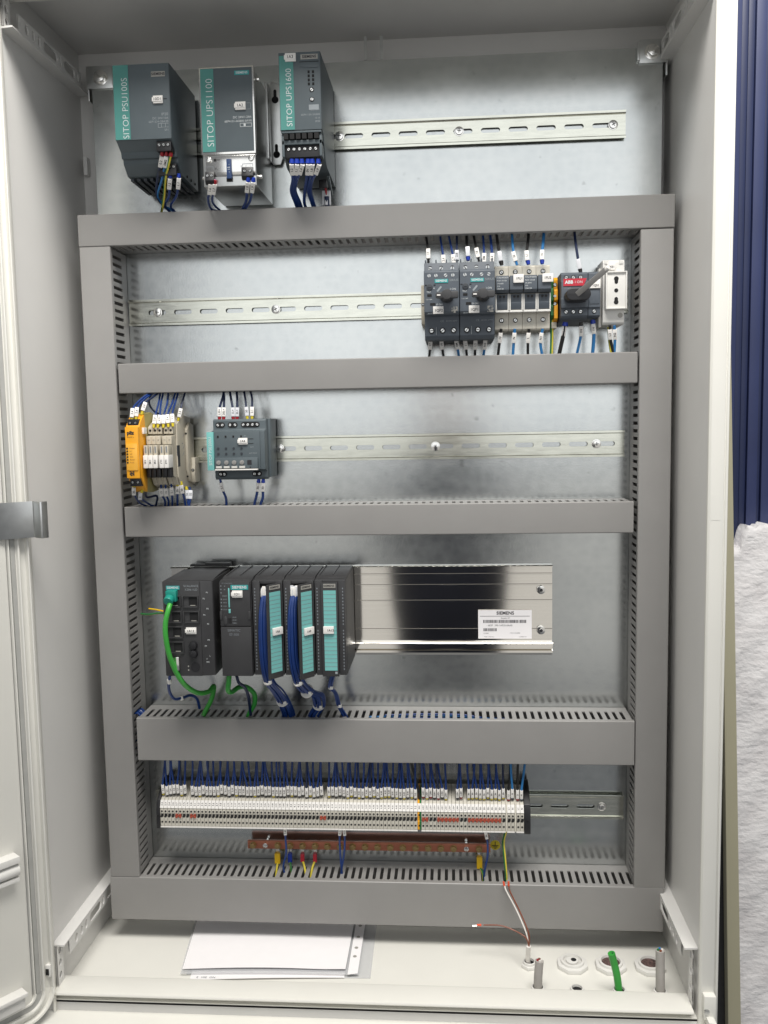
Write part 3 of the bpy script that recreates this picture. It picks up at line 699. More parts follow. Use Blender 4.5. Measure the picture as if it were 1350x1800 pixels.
for i, (u0, t, u1, u2) in enumerate(((513.5, '1.2', 511, 524), (522, '1.1', 515, 529), (530.5, '1.4', 518, 532), (541.5, '0V', 535, 540), (549, '1.8', 541, 553), (559.5, '1.9', 545, 556))):
    wire('blue wire tagged %s under the UPS1600 terminals, %s from the left' % (t, ('first', 'second', 'third', 'fourth', 'fifth', 'sixth')[i]), [P(u0, 279, -116), P(u0-.5, 296, -112), P(u1+4, 316, -98), P(u1+1, 336, -75), P(u2-5, 356, -55), P(u2, 373, -42)], 'blue', 2.1, t, 'b', enter=-18, d0=5)
sg = thing('signal_cable', 'short bundle of sleeved thin wires below the right side of UPS1600', 'cable', P(572, 322, -45))
part('plug', MB().obox(P(568, 324, -48), X_, Y_, Z_, 5, 4, 5), 'black', sg, .6)
part('red_wire', MB().tube([P(570, 322, -48), P(573, 335, -48), P(574, 345, -46)], 1.4, 6), 'f_red', sg)
for k in (-4, 0, 4): part('clear_sleeve', MB().obox(P(574+k*1.3, 348, -46+abs(k)), X_, Y_, Z_, 1.7, 1.7, 9), 'sleeve', sg, .4)
part('blue_wires', MB().tube([P(574, 345, -46), P(575, 360, -44), P(576, 378, -42)], 3.2, 8), 'dark_blue', sg)

# ------------------------------------------------------------------ second row: breakers, fuses, switch, socket
def end_clamp(label, x0, x1, z0, z1, y):
    c = thing('end_clamp', label, 'end clamp', ((x0+x1)/2, -20, z0))
    part('body', MB().prism([(-1, z0), (y, z0), (y-3, z0+10), (y-3, z1-18), (y, z1-10), (y, z1), (-1, z1)], x0, x1, 'x'), 'beige', c, .6)
    screw(c, (x0+x1)/2, y-3, (z0+z1)/2, 2)
    return c
end_clamp('narrow beige end clamp left of the rotary breakers', 64.5, 69.2, 815, 865, -44)
def breaker(x0, label, ref):
    d = thing('motor_breaker', label, 'circuit breaker', (x0+22, -45, 793), 'rotary motor breakers')
    x1 = x0+43.6
    b = part('housing', MB().prism([(-5, 889), (-66, 889), (-68, 877), (-88, 876), (-90, 874), (-90, 825), (-87, 822), (-76, 821), (-74, 797), (-70, 792), (-5, 792)], x0, x1, 'x'), 'sirius', d, .7)
    for i in range(4): part('top_rib', Box(x0+1+13.2*i, x0+2.6+13.2*i, -66, -10, 889, 893), 'sirius', d, .3)
    for i in range(3):
        screw(d, x0+7.5+14*i, -66.5, 881.5, 3.6)
        screw(d, x0+8.5+14*i, -75, 803.5, 3.6)
    for x in (6.5, 15, 27, 36): screw(d, x0+x, -89.4, 869.5, 3.2)
    lg = part('logo_plate', Box(x0+13.5, x0+30, -90.6, -90, 860.5, 865), 'logo_teal', d); txt(lg, 'SIEMENS', (x0+21.7, -90.75, 862.8), 3.7, 'ink_white', bold=.02)
    txt(b, 'SIRIUS', (x0+37, -90.2, 863.3), 4, 'ink_dim')
    part('setting_dial', MB().cyl((x0+7, -91.2, 855.5), 3.8, 1.4, 'y', 18).box(x0+5, x0+9, -91.6, -91, 855, 856), 'navy_side', d, .3)
    part('print', MB().box(x0+1, x0+3.5, -90.4, -90.05, 857.5, 858.5).box(x0+12, x0+14.5, -90.4, -90.05, 857.5, 858.5).box(x0+4, x0+9.5, -90.4, -90.05, 844, 847), 'void', d)
    txt(b, 'A', (x0+12.5, -90.3, 854), 3, 'ink_white'); txt(b, 'TEST', (x0+6, -90.3, 849.5), 2.6, 'ink_white'); txt(b, '1,1-1,6A', (x0+6, -90.3, 840.5), 2.2, 'ink_white'); txt(b, 'I ON', (x0+36, -90.3, 852.5), 3.4, 'ink_white'); txt(b, 'O OFF', (x0+19, -90.3, 834), 2.8, 'ink_white')
    part('print', MB().obox((x0+19, -90.2, 853), Vector((.65, 0, .76)), Vector((-.76, 0, .65)), Y_, 4, 1.1, .15), 'ink_dim', d)
    part('lock_window', Box(x0+7.5, x0+14, -90.5, -90, 833, 836), 'void', d)
    kn = part('rotary_knob', MB().cyl((x0+28.5, -100, 844), 6.6, 10.5, 'y', 24, 8.6).prism([(x0+14.5, 841.5), (x0+16, 840), (x0+41, 839.5), (x0+42.5, 841), (x0+42.5, 846.5), (x0+41, 848), (x0+16, 846.5), (x0+14.5, 845)], -107, -99.8, 'y').cyl((x0+28.5, -107.4, 844.2), 6.2, 7.4, 'y', 24, 6.8), 's7', d, .6)
    part('pointer', Box(x0+16.2, x0+20.5, -107.7, -107, 842.6, 844), 'tag', kn)
    o = part('name_tag', Box(x0+11, x0+24, -92, -90, 820.5+2, 833-1.3), 'tag', d, .4); txt(o, ref, (x0+18, -92.1, 826.5), 4.4, 'ink_black', bold=.02)
    mk = MB(); rs = random.Random(int(x0))
    for i in range(6):
        for j in range(6):
            if rs.random() < .55: mk.box(x0+34+1.25*i, x0+35.2+1.25*i, -90.35, -90.05, 823.5+1.25*j, 824.7+1.25*j)
    part('code_patch', mk, 'plate_grey', d)
    txt(b, '3RV2011', (x0+4, -90.2, 823), 2, 'ink_dim', align='LEFT'); txt(b, 'CE', (x0+22, -76.4, 815), 3.6, 'ink_dim'); txt(b, 'IEC/EN 60947', (x0+34, -76.4, 815), 2.4, 'ink_dim')
    part('moulded_line', Box(x0+14.2, x0+14.8, -76, -73.5, 798, 808), 'ink_dim', d)
    return d
breaker(69.5, 'grey rotary motor breaker tagged QF2, left one of the pair', '1QF2')
breaker(113.9, 'grey rotary motor breaker tagged QF1, right one beside the fuse holders', '1QF1')
fu_names = ('first fuse holder from the rotary breakers, printed text on its head', 'second fuse holder from the breakers, white tag on its right', 'third fuse holder from the breakers, printed text, between two tagged ones', 'last fuse holder of four, white tag overhanging the green yellow terminal')
for i in range(4):
    x0 = 159.3+17.6*i; x1 = x0+17.3
    d = thing('fuse_holder', 'cream and dark blue '+fu_names[i], 'fuse holder', (x0+8.7, -30, 805), 'modular fuse holders')
    b = part('housing', MB().prism([(-5, 886), (-44, 886), (-46, 884), (-46, 870), (-55, 869), (-55, 828), (-46, 827), (-46, 806), (-44, 804), (-5, 804)], x0, x1, 'x'), 'cream', d, .5)
    part('fuse_head', MB().prism([(-50, 870.5), (-67, 870.5), (-67, 853), (-63, 849.5), (-50, 849.5)], x0+.3, x1-.3, 'x'), 'sirius', d, .5)
    part('fuse_lever', MB().prism([(-50, 848), (-61, 848), (-58, 838), (-60, 837.6), (-57.5, 829.5), (-50, 829.5)], x0+2, x1-2, 'x'), 'sirius', d, .4)
    for k in (-1, 1): part('test_hole', MB().cyl((x0+8.6+2.3*k, -61.6, 845.2), 1.5, 1, 'y', 12), 'void', d)
    part('lever_frame', MB().box(x0+.2, x0+1.8, -59, -50, 827.5, 849).box(x1-1.8, x1-.2, -59, -50, 827.5, 849).box(x0+.2, x1-.2, -59, -50, 826, 828.5), 'white', d, .3)
    for z in (878, 817): screw(d, x0+8.6, -46, z, 3.1)
    if i in (1, 3):
        o = part('name_tag', Box(x0+4.5+(1 if i == 3 else 0), x1+.2+(1.5 if i == 3 else 0), -70, -67, 861, 871.5), 'tag', d, .4); txt(o, '1FU%d' % (i//2+1), (x0+12, -70.2, 866), 4.2, 'ink_black', bold=.02, squeeze=.9)
    else:
        for s, z, sz in (('ITALWEBER', 868, 2.7), ('PCH 10X38', 864.2, 2.4), ('1P 690V', 860.6, 2.4), ('32A', 857.4, 2.3), ('2900138', 854, 2.3)): txt(b, s, (x0+1.6, -67.2, z), sz, 'ink_white', align='LEFT')
d = thing('earth_terminal', 'green and yellow earth terminal between fuse holders and main switch', 'terminal', (235.5, -25, 810))
part('body', MB().prism([(-5, 868), (-40, 868), (-44, 864), (-41, 857), (-45, 853), (-45, 841), (-41, 838), (-45, 834), (-45, 822), (-40, 818), (-5, 818)], 230.6, 234.6, 'x'), 'pe_green', d, .4)
part('body', MB().prism([(-5, 870), (-42, 870), (-47, 866), (-44, 857), (-49, 853), (-49, 841), (-44, 838), (-49, 834), (-49, 818), (-40, 814), (-5, 814)], 234.6, 239.2, 'x'), 'orange', d, .4)
part('foot', Box(232, 238.5, -42, -5, 806, 813.8), 'beige', d, .5)
for z in (860, 846, 836): screw(d, 235.5, -48.4, z, 2.6)
# main switch with long lever handle
d = thing('main_switch', 'dark grey main switch with red ON label and long lever handle', 'switch', (266, -30, 818))
x0, x1 = 241.5, 290.5
b = part('housing', MB().prism([(-5, 873), (-60, 873), (-62, 871), (-62, 862), (-66, 861), (-66, 829), (-62, 828), (-62, 819), (-58, 816), (-5, 812)], x0, 275, 'x'), 'sirius', d, .7)
part('auxiliary_contact', MB().prism([(-5, 873), (-60, 873), (-62, 871), (-62, 862), (-64, 861), (-64, 829), (-62, 828), (-62, 819), (-58, 817), (-5, 817)], 275.6, x1, 'x'), 'sirius', d, .6)
for x in (248, 257, 266): screw(d, x, -62, 866.5, 3); screw(d, x, -62, 824, 3)
screw(d, 283, -62, 824, 3)
rl = part('red_label', MB().prism([(244, 864.5), (273, 864.5), (269, 855.5), (244, 855.5)], -66.8, -66.1, 'y'), 'red', d); txt(rl, 'ABB', (251, -67, 860), 5.4, 'ink_white', bold=.05); txt(rl, 'I ON', (263, -67, 860), 4.4, 'ink_white')
txt(b, 'OT16F3', (249, -66.2, 852.6), 2.6, 'ink_dim'); txt(b, 'O OFF', (244.5, -66.2, 840), 2.4, 'ink_dim'); txt(b, 'T1', (245.5, -66.2, 832.5), 2.6, 'ink_dim')
h_ = part('lever_handle', MB().prism(stad(259.5, 842, 30, 15, 7), -92, -66.5, 'y'), 'black', d, 2.5, seg=3)
p0, p1 = P(1015, 517, -90), P(1066, 473, -120); ax = (p1-p0).normalized(); sd = ax.cross(Y_).normalized(); up = sd.cross(ax)
part('lever_arm', MB().obox((p0+p1)/2, ax, sd, up, (p1-p0).length/2, 3.4, 2.6), 'duct', d, 1)
part('lever_tip', MB().cyl(p1-ax*1.5, 2.8, 5, ax, 12).cyl(p1+X_*3-Z_*.5, 1.8, 3, Z_, 10), 'white', d, .4)
o = part('name_tag', MB().prism([(276.5, 852), (290, 852), (290, 863), (286, 863)], -66.5, -64.2, 'y'), 'tag', d, .3); txt(o, '1QS1', (284, -66.7, 855.3), 3.6, 'ink_black', bold=.02)
part('moulded_panel', Box(277, 289, -64.7, -64, 833, 850), 'sirius', d, .3)
# socket
d = thing('socket_outlet', 'white modular socket outlet with three round pin holes', 'socket', (309, -30, 808))
part('housing', MB().prism([(-5, 889), (-47, 889), (-50, 886), (-50, 811), (-47, 808), (-5, 808)], 295.5, 322.5, 'x'), 'white', d, .8)
part('housing_back', Box(292, 295.5, -40, -5, 806, 880), 'pale', d, .5)
part('front_frame', MB().box(297.6, 299.2, -61, -50, 826.5, 873).box(322.4, 324, -61, -50, 826.5, 873).box(299.2, 322.4, -61, -50, 871.4, 873).box(299.2, 322.4, -61, -50, 826.5, 828.1), 'white', d, .4)
part('front_face', Box(299, 322.6, -58.8, -50, 828, 871.5), 'white', d, .4)
for z, w_ in ((862, 1), (849.5, 0), (837, 1)):
    if w_: part('pin_hole', MB().prism(stad(310.8, z, 4.4, 8.6), -59.2, -58.6, 'y').cyl((310.8, -59.25, z+(2 if z > 850 else -2)), 2.9, .5, 'y', 18), 'void', d)
    else: part('pin_hole', MB().cyl((310.8, -59.2, z), 2.5, .5, 'y', 18), 'void', d)
part('approval_stamp', MB().cyl((317.5, -50.3, 819.5), 3.2, .4, 'y', 20), 'plate_grey', d)
for x in (300, 318): part('latch', Box(x-2.5, x+2.5, -51, -46, 883.5, 888), 'white', d, .4)
o = part('name_tag', Box(300.5, 310.5, -53.5, -50.2, 876, 884), 'tag', d, .4); txt(o, '1XS1', (305.5, -53.7, 879.5), 3.6, 'ink_black', bold=.02)
part('din_foot', MB().box(322.6, 326, -20, -5, 829, 858).box(322.6, 328, -12, -5, 826, 829), 'beige', d, .4)

# conductors of the second row: above
for k, (lab, us, vs_, col, r, t, fr, cl) in enumerate((
    ('black wire tagged 17 above the left rotary breaker', (753, 752.5, 749), (462, 440, 415), 'wire_black', 1.6, '17', None, 0),
    ('blue wire with yellow ferrule above the middle of the left rotary breaker', (780, 779, 774), (473, 450, 415), 'blue', 1.4, '2.6', 'y', 0),
    ('blue wire with yellow ferrule above the right of the left rotary breaker', (799, 796, 789), (472, 448, 415), 'blue', 1.4, '2.7', 'y', 0),
    ('blue wire behind the tagged one above the right of the left rotary breaker', (803, 803, 803), (465, 440, 415), 'dark_blue', 1.4, '2.8', None, 1),
    ('dark wire in clear sleeve with blue ferrule above the right rotary breaker', (823, 822, 820), (458, 440, 415), 'wire_black', 1.9, ' ', 'b', 1),
    ('black wire with slanted tag above the right rotary breaker', (842, 838, 833), (460, 440, 415), 'wire_black', 1.5, '18', None, 0),
    ('blue wire with yellow ferrule tagged 0M above the right rotary breaker', (850, 851, 849), (470, 448, 415), 'blue', 1.4, '0M', 'y', 0),
    ('blue wire with yellow ferrule tagged 2.4 beside the fuse holders', (864, 865, 862), (470, 448, 415), 'blue', 1.7, '2.4', 'y', 0),
    ('black wire above the first fuse holder', (882, 878, 873), (466, 445, 413), 'wire_black', 1.9, ' ', 'k', 1),
    ('blue wire tagged N above the second fuse holder', (909, 903, 900), (466, 445, 413), 'sky_blue', 1.7, 'N', None, 0),
    ('black wire tagged L1 with blue ferrule above the third fuse holder', (929, 926, 929), (465, 445, 412), 'wire_black', 1.9, 'L1', 'b', 0),
    ('blue wire tagged N with blue ferrule above the fourth fuse holder', (953, 953, 956), (464, 445, 411), 'sky_blue', 1.9, 'N', 'b', 0),
    ('dark wire curving down into the main switch from above', (1021, 1016, 1010), (480, 455, 411), 'dark_blue', 1.7, ' ', 'k', 1))):
    wire(lab, [P(us[0], vs_[0], -58), P(us[1], vs_[1], -55), P(us[2], vs_[2], -45)], col, r, t, fr, enter=16, tlen=13, clear=bool(cl))
for lab, us, vs_, col, r, t, fr in (
    ('black wire tagged 17 below the left rotary breaker, leftmost', (757, 756, 754), (590, 610, 632), 'wire_black', 1.6, '17', None),
    ('black wire tagged 18 below the left rotary breaker, middle', (775, 777, 780), (590, 610, 632), 'wire_black', 1.6, '18', None),
    ('blue wire tagged 0M below the left rotary breaker, right', (800, 804, 807), (590, 610, 632), 'sky_blue', 1.6, '0M', None),
    ('black wire tagged 11 below the right rotary breaker, leftmost', (816, 819, 821), (590, 610, 632), 'wire_black', 1.6, '11', None),
    ('black wire tagged L2 below the right rotary breaker, middle', (836, 835.5, 835), (590, 610, 632), 'wire_black', 1.6, 'L2', None),
    ('blue wire tagged N2 below the right rotary breaker, right', (854, 852, 849), (590, 610, 632), 'sky_blue', 1.6, 'N2', None),
    ('black wire below the first fuse holder', (881, 878, 875), (578, 603, 632), 'wire_black', 1.8, '13', None),
    ('blue wire tagged N below the second fuse holder', (905, 903, 901), (578, 603, 632), 'sky_blue', 1.8, 'N', None),
    ('black wire below the third fuse holder', (930, 928, 928), (578, 603, 632), 'wire_black', 1.8, 'L', None),
    ('blue wire below the fourth fuse holder', (954, 950, 954), (578, 603, 632), 'sky_blue', 1.8, 'N1', None),
    ('thick black wire tagged 1L1 below the main switch', (994, 990, 981), (566, 590, 632), 'wire_black', 2.6, '1L1', 'b'),
    ('dark blue wire below the middle of the main switch', (1021, 1021, 1012), (566, 590, 632), 'sky_blue', 1.7, '1N', 'k'),
    ('bright blue wire tagged 1N below the auxiliary contact', (1042, 1044, 1041), (562, 590, 632), 'sky_blue', 2.2, '1N', 'b'),
    ('black wire tagged L2 below the socket outlet', (1072, 1073, 1081), (572, 595, 632), 'wire_black', 1.8, 'L2', None),
    ('blue wire tagged N2 below the socket outlet', (1080, 1081, 1079), (572, 595, 632), 'sky_blue', 1.8, 'N2', None)):
    wire(lab, [P(us[0], vs_[0], -50), P(us[1], vs_[1], -46), P(us[2], vs_[2], -42)], col, r, t, fr, enter=-16, tlen=13)
wire('green yellow earth wire hanging below the earth terminal', [P(970, 562, -38), P(970, 595, -38), P(969, 634, -42)], ('pe_yellow', 'pe_green'), 2.2, enter=-16, half=(2, 3, 4, 5), name='earth_wire')
wire('thin yellow earth wire below the socket outlet', [P(1069, 575, -38), P(1071, 600, -40), P(1076, 634, -42)], ('pe_yellow', 'pe_green'), 1.5, enter=-16, half=(3, 4), name='earth_wire')

# ------------------------------------------------------------------ third row: safety relay, relays, electronic breaker
d = thing('safety_relay', 'slim yellow safety relay at the left end of the third row', 'safety relay', (-304, -55, 608))
x0, x1 = -312.5, -295
sh = [(-8, 690), (-30, 706), (-80, 706), (-100, 697), (-112, 690), (-115, 682), (-115, 632), (-112, 624), (-98, 612), (-80, 606), (-30, 606), (-8, 620)]
part('housing', MB().prism([(-8, 700), (-60, 708), (-86, 705), (-86, 604), (-60, 602), (-8, 606)], x0+.6, x1-.4, 'x'), 'olive', d, 1)
b = part('housing_front', MB().prism([(-86, 705.5), (-90, 704), (-100, 697), (-107, 690), (-107, 624), (-98, 614), (-90, 607), (-86, 604.5), (-84, 622), (-83, 655), (-84, 688)], x0, x1, 'x'), 'orange', d, .8)
part('front_panel', Box(x0+.4, x1-.2, -113, -107, 624, 689), 'orange', d, .8)
part('clear_cover', Box(x0+1.5, x1-1.5, -114.2, -113, 634, 668), 'amber', d, .4)
for z0, z1 in ((689.5, 699), (613, 623.5)):
    part('terminal_block', Box(x0+1.6, x1-1.6, -106, -80, z0, z1), 'black', d, .5)
    for k in (0.3, .7): screw(d, x0+(x1-x0)*k, -106, (z0+z1)/2, 2)
txt(b, 'pilz', (-305, -113.2, 681.5), 6.2, 'ink_black', bold=.06)
txt(b, 'PNOZ s', (-305, -113.2, 676), 2.6, 'ink_black')
for i, s in enumerate(('Power', 'In1', 'In2', 'Out', 'Reset', 'Fault')):
    part('indicator', Box(x0+2, x0+4, -114.7, -114.1, 661-3.6*i, 663-3.6*i), 'void', d); txt(b, s, (x0+6, -114.4, 662-3.6*i), 2.6, 'brown', align='LEFT')
mk = MB()
for i in range(5):
    for j in range(5):
        if (i*7+j*5+i*j) % 3: mk.box(x0+4.5+1.2*i, x0+5.6+1.2*i, -113.4, -113.05, 627+1.2*j, 628.1+1.2*j)
part('code_patch', mk, 'ink_black', d)
part('side_tag', MB().box(x1, x1+2.5, -98, -86, 680, 688), 'tag', d, .5)

rel_t = ('1K1', '2K1', '3K1', '1Y1', '2Y1')
rel_x = [-293.2, -286.9, -280.6, -272.3, -266.0]
for i in range(5):
    x0 = rel_x[i]; x1 = x0+6.1
    d = thing('relay_module', 'slim beige relay module tagged %s, %s from the yellow safety relay' % (rel_t[i], ('first', 'second', 'third', 'fourth', 'fifth')[i]), 'relay', (x0+3, -50, 610), 'slim relay modules')
    b = part('housing', MB().prism([(-8, 700), (-40, 703), (-58, 697), (-74, 691), (-80, 688), (-80, 679.5), (-72, 679), (-72, 677.5), (-88, 676.5), (-88, 666), (-84, 665.5), (-84, 624), (-74, 622), (-66, 612), (-50, 606), (-8, 606)], x0, x1, 'x'), 'beige', d, .4)
    part('wire_hole', MB().cyl((x0+3, -80.4, 684), 1.6, .6, 'y', 12), 'void', d)
    part('relay_body', Box(x0+.5, x1-.5, -101, -84, 652, 665.2), 'beige', d, .4)
    part('print', MB().box(x0+2.2, x0+3.8, -101.3, -101, 655.5, 663.5), 'ink_grey', d)
    o = part('name_tag', Box(x0+.2, x1-.1, -104, -84, 636, 652.5), 'tag', d, .6); txt(o, rel_t[i], (x0+3, -104.15, 644), 3.6, 'ink_black', Z_, -X_, bold=.02)
    part('lever', Box(x0+.3, x1-.3, -92, -78, 623, 635.5), 'black', d, .5)
    txt(b, '14', (x0+3, -88.15, 671.5), 2.6, 'ink_black')
d = thing('end_cover', 'beige flat side plate with printed marks right of the relay modules', 'end plate', (-256, -45, 606))
b = part('plate', MB().prism([(-8, 700), (-40, 703), (-58, 697), (-70, 692), (-72, 640), (-70, 622), (-60, 608), (-8, 604)], -259.5, -257.5, 'x'), 'beige', d, .4)
part('window', MB().box(-258.4, -257.3, -71.6, -62, 636, 664), 'navy_side', d)
pm = MB()
for i in range(9): z = 626+7*i+rnd(-2, 2); y = rnd(-60, -30); pm.obox((-257.3, y, z), Vector((0, .8, .6)) if i % 3 else Y_, Vector((0, -.6, .8)) if i % 3 else Z_, X_, rnd(2, 5), .4, .1)
part('print', pm, 'ink_grey', d)
d = thing('feed_terminal', 'beige feed through terminal right of the relay side plate', 'terminal', (-252, -30, 610))
part('body', MB().prism([(-8, 690), (-24, 694), (-38, 684), (-38, 630), (-30, 614), (-8, 608)], -257.2, -253.6, 'x'), 'beige', d, .5)
for z in (680, 622): part('wire_hole', MB().cyl((-255.4, -38.4, z-1), 1.4, .6, 'y', 12), 'void', d)
end_clamp('beige end clamp at the right of the relay group', -253.4, -248.5, 612, 646, -24)

d = thing('electronic_breaker', 'grey four channel selectivity module with teal side strip reading SITOP PSE200U', 'protection module', (-176, -35, 617))
x0, x1 = -212, -138.5
part('housing_back', MB().box(x0+2, x1, -46, -6, 619, 697), 'sitop', d, 1)
b = part('housing', MB().prism([(-46, 697), (-58, 697), (-60, 695), (-60, 683), (-70, 681), (-70, 631), (-58, 629), (-58, 620), (-55, 617), (-46, 617)], x0, x1-3, 'x'), 'sitop', d, .8)
part('front_panel', Box(x0+4, x1-9, -72, -70, 631.5, 681), 'sitop', d, .6)
sp_ = part('stripe', Box(x0-5, x0+3.8, -76, -60, 630.5, 680.5), 'aqua', d, .6); vtxt(sp_, 'SITOP PSE200U', (x0-.4, -76.15, 655.5), 5.4)
for xa, xb, n in ((-208.5, -196, 2), (-192, -179, 2), (-174.5, -149.5, 4)):
    part('terminal_window', MB().prism(stad((xa+xb)/2, 689.5, xb-xa, 7), -60.6, -59.8, 'y'), 'void', d)
    for k in range(n): screw(d, xa+3.2+(xb-xa-6.4)*k/max(1, n-1), -60.6, 689.5, 2.5, head='bright_steel', dark=False)
for xa, xb in ((-207.5, -196), (-162, -149)):
    part('terminal_window', MB().prism(stad((xa+xb)/2, 624.5, xb-xa, 7), -58.6, -57.8, 'y'), 'void', d)
    for k in (0, 1): screw(d, xa+3.2+(xb-xa-6.4)*k, -58.6, 624.5, 2.5, dark=False)
lg = part('logo_plate', Box(-192.5, -179, -70.9, -70, 676.6, 680), 'plate_grey', d); txt(lg, 'SIEMENS', (-185.7, -71, 678.3), 3, 'ink_black', bold=.02)
txt(b, 'OUTPUT  3A', (-164, -70.3, 679), 3, 'ink_dim')
for i in range(4):
    x = -204+10.3*i
    part('indicator', Box(x, x+2.2, -72.5, -71.9, 673, 675.6), 'void', d)
    for z in (659, 652): part('button', MB().cyl((x+1.1, -72.9, z), 1.5, 1, 'y', 12), 'navy_side', d)
    part('setting_dial', MB().cyl((x+2, -77.5, 640.5), 2.9, 2.5, 'y', 18).obox((x+2, -77.6, 640.5), Vector((.6, 0, .8)), Vector((-.8, 0, .6)), Y_, 2.4, .5, .2), 'duct', d, .3)
    part('marking_field', Box(x-1.4, x+6, -77.2, -75.8, 633.2, 636), 'pale', d)
part('dial_cover', MB().prism([(-70, 647), (-75, 646.5), (-76, 633), (-70, 631.6)], x0+5, x1-12, 'x'), 'sitop', d, .5)
part('cover_edge', Box(x0+5, x1-12, -77.4, -70, 630.4, 632), 'tag', d, .3)
nametag(d, '1A4', -169.5, -72, 668, 12, 8.5)
part('tag_slot', MB().box(-163, -156, -72.3, -71.9, 670.6, 671.3).box(-163, -156, -72.3, -71.9, 664.4, 665.1), 'void', d)
txt(b, '3A', (-167, -72.2, 675), 2.4, 'ink_dim'); txt(b, 'RST', (-158, -72.2, 660), 2.6, 'ink_dim'); txt(b, 'SET/TEST', (-157, -72.2, 652), 2.6, 'ink_dim')
part('code_patch', MB().box(-164, -158.5, -76.2, -75.3, 637.5, 643.5).box(-161, -159.4, -76.2, -75.3, 633, 635), 'ink_black', d)

def tag_row(rows, sgn):
    for lab, pts, col, r, t, fr, cl in rows:
        wire(lab, [P(*p) for p in pts], col, r, t, fr, enter=14*sgn, tlen=12, clear=bool(cl), tw=2.2)
tag_row((
    ('blue wire tagged 2.4, leftmost at the top of the safety relay', ((232, 741, -100), (234, 718, -96), (250, 700, -70), (270, 686, -48)), 'blue', 1.4, '2.4', 'y', 0),
    ('blue wire tagged 2.6, second at the top of the safety relay', ((239, 739, -98), (242, 716, -92), (256, 700, -66), (276, 685, -46)), 'blue', 1.4, '2.6', 'y', 0),
    ('blue wire tagged 30 rising steeply from the safety relay', ((249, 729, -90), (256, 708, -84), (270, 697, -62), (283, 685, -46)), 'dark_blue', 1.4, '3.0', 'y', 0),
    ('blue wire above the first relay module beside the safety relay', ((270, 752, -82), (273, 730, -76), (279, 708, -58), (282, 686, -45)), 'blue', 1.3, '2.8', 'y', 0),
    ('blue wire above the second relay module beside the safety relay', ((277, 752, -82), (281, 730, -76), (283, 708, -58), (288, 686, -45)), 'blue', 1.3, '2.9', 'y', 0),
    ('blue wire above the third relay module beside the safety relay', ((287, 752, -82), (288, 730, -76), (294, 708, -58), (296, 686, -45)), 'blue', 1.3, '1.1', 'y', 0),
    ('blue wire above the fourth relay module beside the safety relay', ((296, 751, -82), (295, 729, -76), (303, 708, -58), (309, 686, -45)), 'blue', 1.3, '3.4', 'y', 0),
    ('blue wire above the fifth relay module beside the safety relay', ((304, 750, -82), (303, 728, -76), (308, 708, -58), (314, 686, -45)), 'blue', 1.3, '3.5', 'y', 0),
    ('dark wire with slanted tag above the relay side plate', ((313, 740, -60), (317, 722, -58), (321, 705, -52), (326, 685, -45)), 'dark_blue', 1.3, '2.2', 'y', 0),
    ('blue wire without tag looping behind the relay tags', ((281, 728, -50), (270, 722, -48), (262, 708, -45), (266, 690, -42)), 'dark_blue', 1.3, None, None, 0),
    ('dark wire tagged L30+ left above the grey selectivity module', ((386, 739, -56), (386, 718, -54), (391, 700, -50), (394, 686, -45)), 'dark_blue', 1.6, 'L30+', 'r', 0),
    ('dark wire tagged 20L+ second above the grey selectivity module', ((393, 739, -56), (393.5, 718, -54), (394, 700, -50), (393, 686, -45)), 'dark_blue', 1.6, '20L+', 'r', 0),
    ('dark wire in clear sleeve, third above the grey selectivity module', ((410, 739, -56), (409, 718, -54), (406, 700, -50), (404, 686, -45)), 'dark_blue', 1.6, '1L+', 'r', 1),
    ('dark wire in clear sleeve, fourth above the grey selectivity module', ((416.5, 739, -56), (417, 718, -54), (417, 700, -50), (416, 686, -45)), 'dark_blue', 1.6, '2L+', 'r', 1),
    ('dark wire with yellow ferrule above the grey selectivity module', ((435, 738, -56), (433, 718, -54), (431, 700, -50), (429, 686, -45)), 'dark_blue', 1.4, '30', 'y', 1),
    ('dark wire tagged 2.1 rightmost above the grey selectivity module', ((443, 738, -56), (443, 718, -54), (443, 700, -50), (440, 686, -45)), 'dark_blue', 1.4, '2.1', 'y', 0)), 1)
